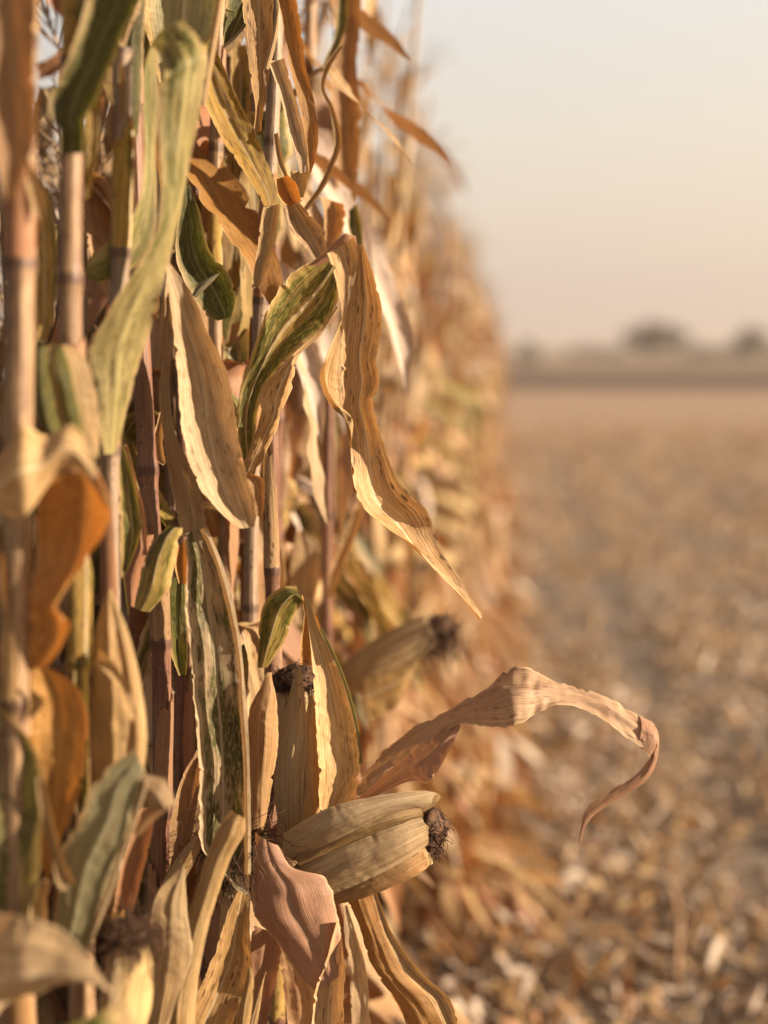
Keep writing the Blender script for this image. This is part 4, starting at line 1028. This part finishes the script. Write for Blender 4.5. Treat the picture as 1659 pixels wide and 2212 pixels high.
DRY = ['leaf_straw', 'leaf_streaked', 'leaf_orange', 'leaf_yellow', 'leaf_bleached', 'leaf_olive', 'leaf_russet', 'leaf_mottled']
LOW = ['leaf_orange', 'leaf_russet', 'leaf_straw', 'leaf_streaked', 'leaf_orange', 'husk_tan']
for h_, n_, za, zb, mats in ((E, 9, .7, 1.95, DRY), (F, 8, .8, 1.9, DRY), (G, 9, .7, 1.9, DRY), (J, 10, .6, 1.38, DRY), (K, 9, .6, 1.32, DRY), (H, 7, .55, 1.1, LOW)):
    h_.fill(n_, za, zb, mats)

# more dry plants close behind, filling the stand
for k in range(42):
    px = 10 + 760 * ((k * 0.618) % 1); y = rng.uniform(1.8, 2.6) if k < 18 else rng.uniform(1.66, 1.95)
    if k >= 18: px = 20 + 600 * ((k * 0.618) % 1)
    q = at(px, 790, y)
    close[k % 5].place((q.x, q.y, 0), rng.choice([0, math.pi]) + rng.gauss(0, .35), rng.uniform(.76, .84) if px < 300 else rng.uniform(.92, 1.04), 'dry leafy corn plant tucked close behind the front stalks', 'corn plants tucked close behind the front stalks', True)

# ------------------------------------------------------------------ straw and stubble lying on the field
def strew():
    mb = MB(); rg = random.Random(77)
    names = ['litter_grey', 'leaf_bleached', 'litter_grey', 'litter_grey', 'leaf_dusky', 'litter_grey', 'stalk_grey', 'leaf_bleached', 'leaf_straw']
    S = [(0.02, 8)]
    buck = {n_: ([], [], []) for n_ in names + ['leaf_orange', 'leaf_russet', 'litter_pale']}
    def piece(x, y, far):
        V, F_, U = buck[('leaf_orange' if rg.random() < .5 else 'leaf_russet') if x < .35 and rg.random() < .16 else rg.choice(names)]
        ln = rg.choice([.02, .03, .04, .05, .075]) * rg.uniform(.6, 1.3) * (1 + far * .8); w = rg.uniform(.003, .013) * (1 + far)
        if rg.random() < .045: V, F_, U = buck['litter_pale']; ln = rg.uniform(.04, .10); w = rg.uniform(.007, .018)
        a = rg.uniform(0, 6.283); z0 = gz(x, y) + rg.uniform(.004, .03)
        d = Vector((math.cos(a), math.sin(a), 0)); sd = Vector((-d.y, d.x, 0))
        up = rg.gauss(0, .75); tw = rg.uniform(-1.2, 1.2); cu = rg.uniform(-.6, 1.0)
        seg = 4 if far < .3 else 2
        b = len(V)
        for i in range(seg + 1):
            t = i / seg
            z = z0 + abs(up) * ln * t * .7 + cu * ln * .3 * math.sin(t * math.pi)
            z = max(z, gz(x, y) + .003)
            c = Vector((x, y, z)) + d * ln * (t - .5)
            q = tw * t + up
            s_ = sd * math.cos(q) + Vector((0, 0, 1)) * math.sin(q)
            ww = w * (1 - .7 * abs(2 * t - 1) ** 2)
            V.append(tuple(c - s_ * ww)); V.append(tuple(c + s_ * ww))
            U.append((0.0, t * ln / .08 + x)); U.append((1.0, t * ln / .08 + x))
            if i: F_.append((b + 2 * i - 2, b + 2 * i - 1, b + 2 * i + 1, b + 2 * i))
    n = 0
    while n < 70000:
        y = 1.6 + 30 * rg.random() ** 2.0
        x = rg.uniform(-.9, 1.2 + y * .42)
        dens = .50 + 1.0 * noise.noise((x * 1.6, y * .9, 4)) + .8 * noise.noise((x * 4, y * 2.5, 8)) + .14 * math.sin(x * 2 * math.pi / .75)
        if x < .15: dens += .5
        if rg.random() > dens: continue
        piece(x, y, max(0, (y - 6) / 24)); n += 1
    # broken lower leaves spilling out from the foot of the row
    for q_ in range(1700):
        y = 3.0 + 12 * rg.random() ** 1.5; x = -.28 + rg.gauss(0, .16)
        V, F_, U = buck[rg.choice(['leaf_russet', 'leaf_orange', 'leaf_russet', 'leaf_dusky', 'leaf_straw', 'litter_pale', 'leaf_bleached'])]
        x = min(x, -.02 - .1 * rg.random())
        ln = rg.uniform(.12, .30); w = rg.uniform(.009, .02); a = rg.gauss(0, 1.0); tilt = rg.uniform(.0, .8) if rg.random() < .6 else rg.uniform(.8, 1.4)
        d = Vector((math.cos(a) * math.cos(tilt), math.sin(a) * math.cos(tilt), -math.sin(tilt)))
        sd = Vector((-math.sin(a), math.cos(a), 0)); up = d.cross(sd)
        z0 = math.sin(tilt) * ln + rg.uniform(.01, .12); tw = rg.uniform(-2, 2); t0 = rg.uniform(0, 3)
        b = len(V)
        for i in range(8):
            t = i / 7
            c = Vector((x, y, z0)) + d * ln * t + Vector((0, 0, .10 * ln * math.sin(t * 3.1))) + sd * .06 * ln * math.sin(t * 5 + t0)
            c.z = max(c.z, .006)
            s_ = sd * math.cos(t0 + tw * t) + up * math.sin(t0 + tw * t)
            ww = w * (1 - .8 * abs(2 * t - 1) ** 2)
            V.append(tuple(c - s_ * ww)); V.append(tuple(c + s_ * ww))
            U.append((0.0, t * ln / .08 + x)); U.append((1.0, t * ln / .08 + x))
            if i: F_.append((b + 2 * i - 2, b + 2 * i - 1, b + 2 * i + 1, b + 2 * i))
    for k, (V, F_, U) in buck.items():
        if V: mb.add(V, F_, U, k)
    tag(mb.obj('corn_straw'), 'loose dry husks and leaf scraps strewn over the harvested field', 'straw', kind='stuff')
strew()

def stubs():
    mb = MB(); rg = random.Random(9)
    for row in range(0, 9):
        x0 = .40 + row * .75
        y = max(2.9, x0 * 1.5)
        while y < 26:
            x = x0 + rg.gauss(0, .03)
            if rg.random() < .8:
                h_ = rg.uniform(.04, .15); lx, ly = rg.gauss(0, .05), rg.gauss(0, .05)
                tube(mb, [(x, y, -.03), (x + lx * .5, y + ly * .5, h_ * .5), (x + lx, y + ly, h_)], [.011, .0105, .010], rg.choice(['stalk_tan', 'stalk_grey', 'stalk_pink']), 6)
            y += rg.uniform(.15, .26) * (1 if y < 12 else 1.6)
    tag(mb.obj('corn_stubble'), 'cut corn stubble left standing in rows on the field', 'stubble', kind='stuff')
stubs()

# a few larger fallen pieces that stand out
for k, (px, py, ln, w, mat, nm, lab) in enumerate([
    (1300, 1790, .17, .075, 'leaf_bleached', 'fallen_husk', 'wide pale husk lying just below the curled leaf tip'),
    (1165, 1985, .13, .05, 'leaf_yellow', 'fallen_leaf', 'small yellow leaf scrap on bare soil right of the ear'),
    (1590, 1570, .15, .07, 'leaf_bleached', 'fallen_husk', 'whitish husk on the field near the right edge'),
    (1480, 1760, .20, .05, 'leaf_bleached', 'fallen_husk', 'pale husk lying right of the curled leaf tip'),
    (1130, 1840, .30, .05, 'leaf_orange', 'fallen_leaf', 'rust coloured leaf lying beside the dark silk of the ear'),
    (1240, 2120, .26, .05, 'leaf_bleached', 'fallen_leaf', 'long bleached leaf on the soil at the bottom centre right'),
    (1560, 2050, .22, .05, 'leaf_straw', 'fallen_leaf', 'straw leaf on dark soil near the lower right edge'),
    (1240, 1380, .16, .06, 'leaf_bleached', 'fallen_husk', 'whitish husk right of the long hanging leaf point'),
    (1090, 2080, .18, .06, 'leaf_straw', 'fallen_husk', 'straw coloured husk among the litter at the foot of the row')]):
    a = (py - PH / 2) / FPX
    ang = PITCH + math.atan(a)
    p = at(px, py, CAM_H / math.tan(ang)); ln = min(ln, .16) * .6; w *= .6
    az = rng.uniform(0, 3.1)
    d = Vector((math.cos(az), math.sin(az), 0)); sd = Vector((-d.y, d.x, 0))
    Ls, Rs = [], []
    for i in range(6):
        t = i / 5; ww = w * math.sin(math.pi * min(.97, max(.04, t))) ** .6 / 2
        c = Vector((0, 0, .015 + .018 * math.sin(t * 3.1))) + d * ln * (t - .5)
        s_ = sd * .8 + Vector((0, 0, .6))
        Ls.append(c - s_ * ww); Rs.append(c + s_ * ww)
    mb = MB(); blade(mb, Ls, Rs, mat, 30, 9, .3, 0, .08, .06)
    o = mb.obj(nm); o.location = (p.x, p.y, 0)
    tag(o, lab, 'fallen leaf' if 'leaf' in nm else 'fallen husk')

# ------------------------------------------------------------------ the hazy autumn air
def haze():
    m = bpy.data.materials.new('haze'); m.use_nodes = True
    t = m.node_tree; t.nodes.clear()
    v = t.nodes.new('ShaderNodeVolumePrincipled'); o = t.nodes.new('ShaderNodeOutputMaterial')
    v.inputs['Color'].default_value = (0.60, 0.54, 0.50, 1)
    v.inputs['Density'].default_value = 0.00045
    v.inputs['Anisotropy'].default_value = 0.2
    t.links.new(v.outputs[0], o.inputs['Volume'])
    me = bpy.data.meshes.new('haze')
    x0, x1, y0, y1, z0, z1 = -3200, 3200, -300, 4200, -2, 42
    V = [(x, y, z) for z in (z0, z1) for x, y in ((x0, y0), (x1, y0), (x1, y1), (x0, y1))]
    me.from_pydata(V, [], [(3, 2, 1, 0), (4, 5, 6, 7), (0, 1, 5, 4), (1, 2, 6, 5), (2, 3, 7, 6), (3, 0, 4, 7)])
    me.materials.append(m)
    b = bpy.data.objects.new('haze', me); col.objects.link(b)
    tag(b, 'thin warm autumn haze over the fields', 'haze', kind='stuff')
haze()
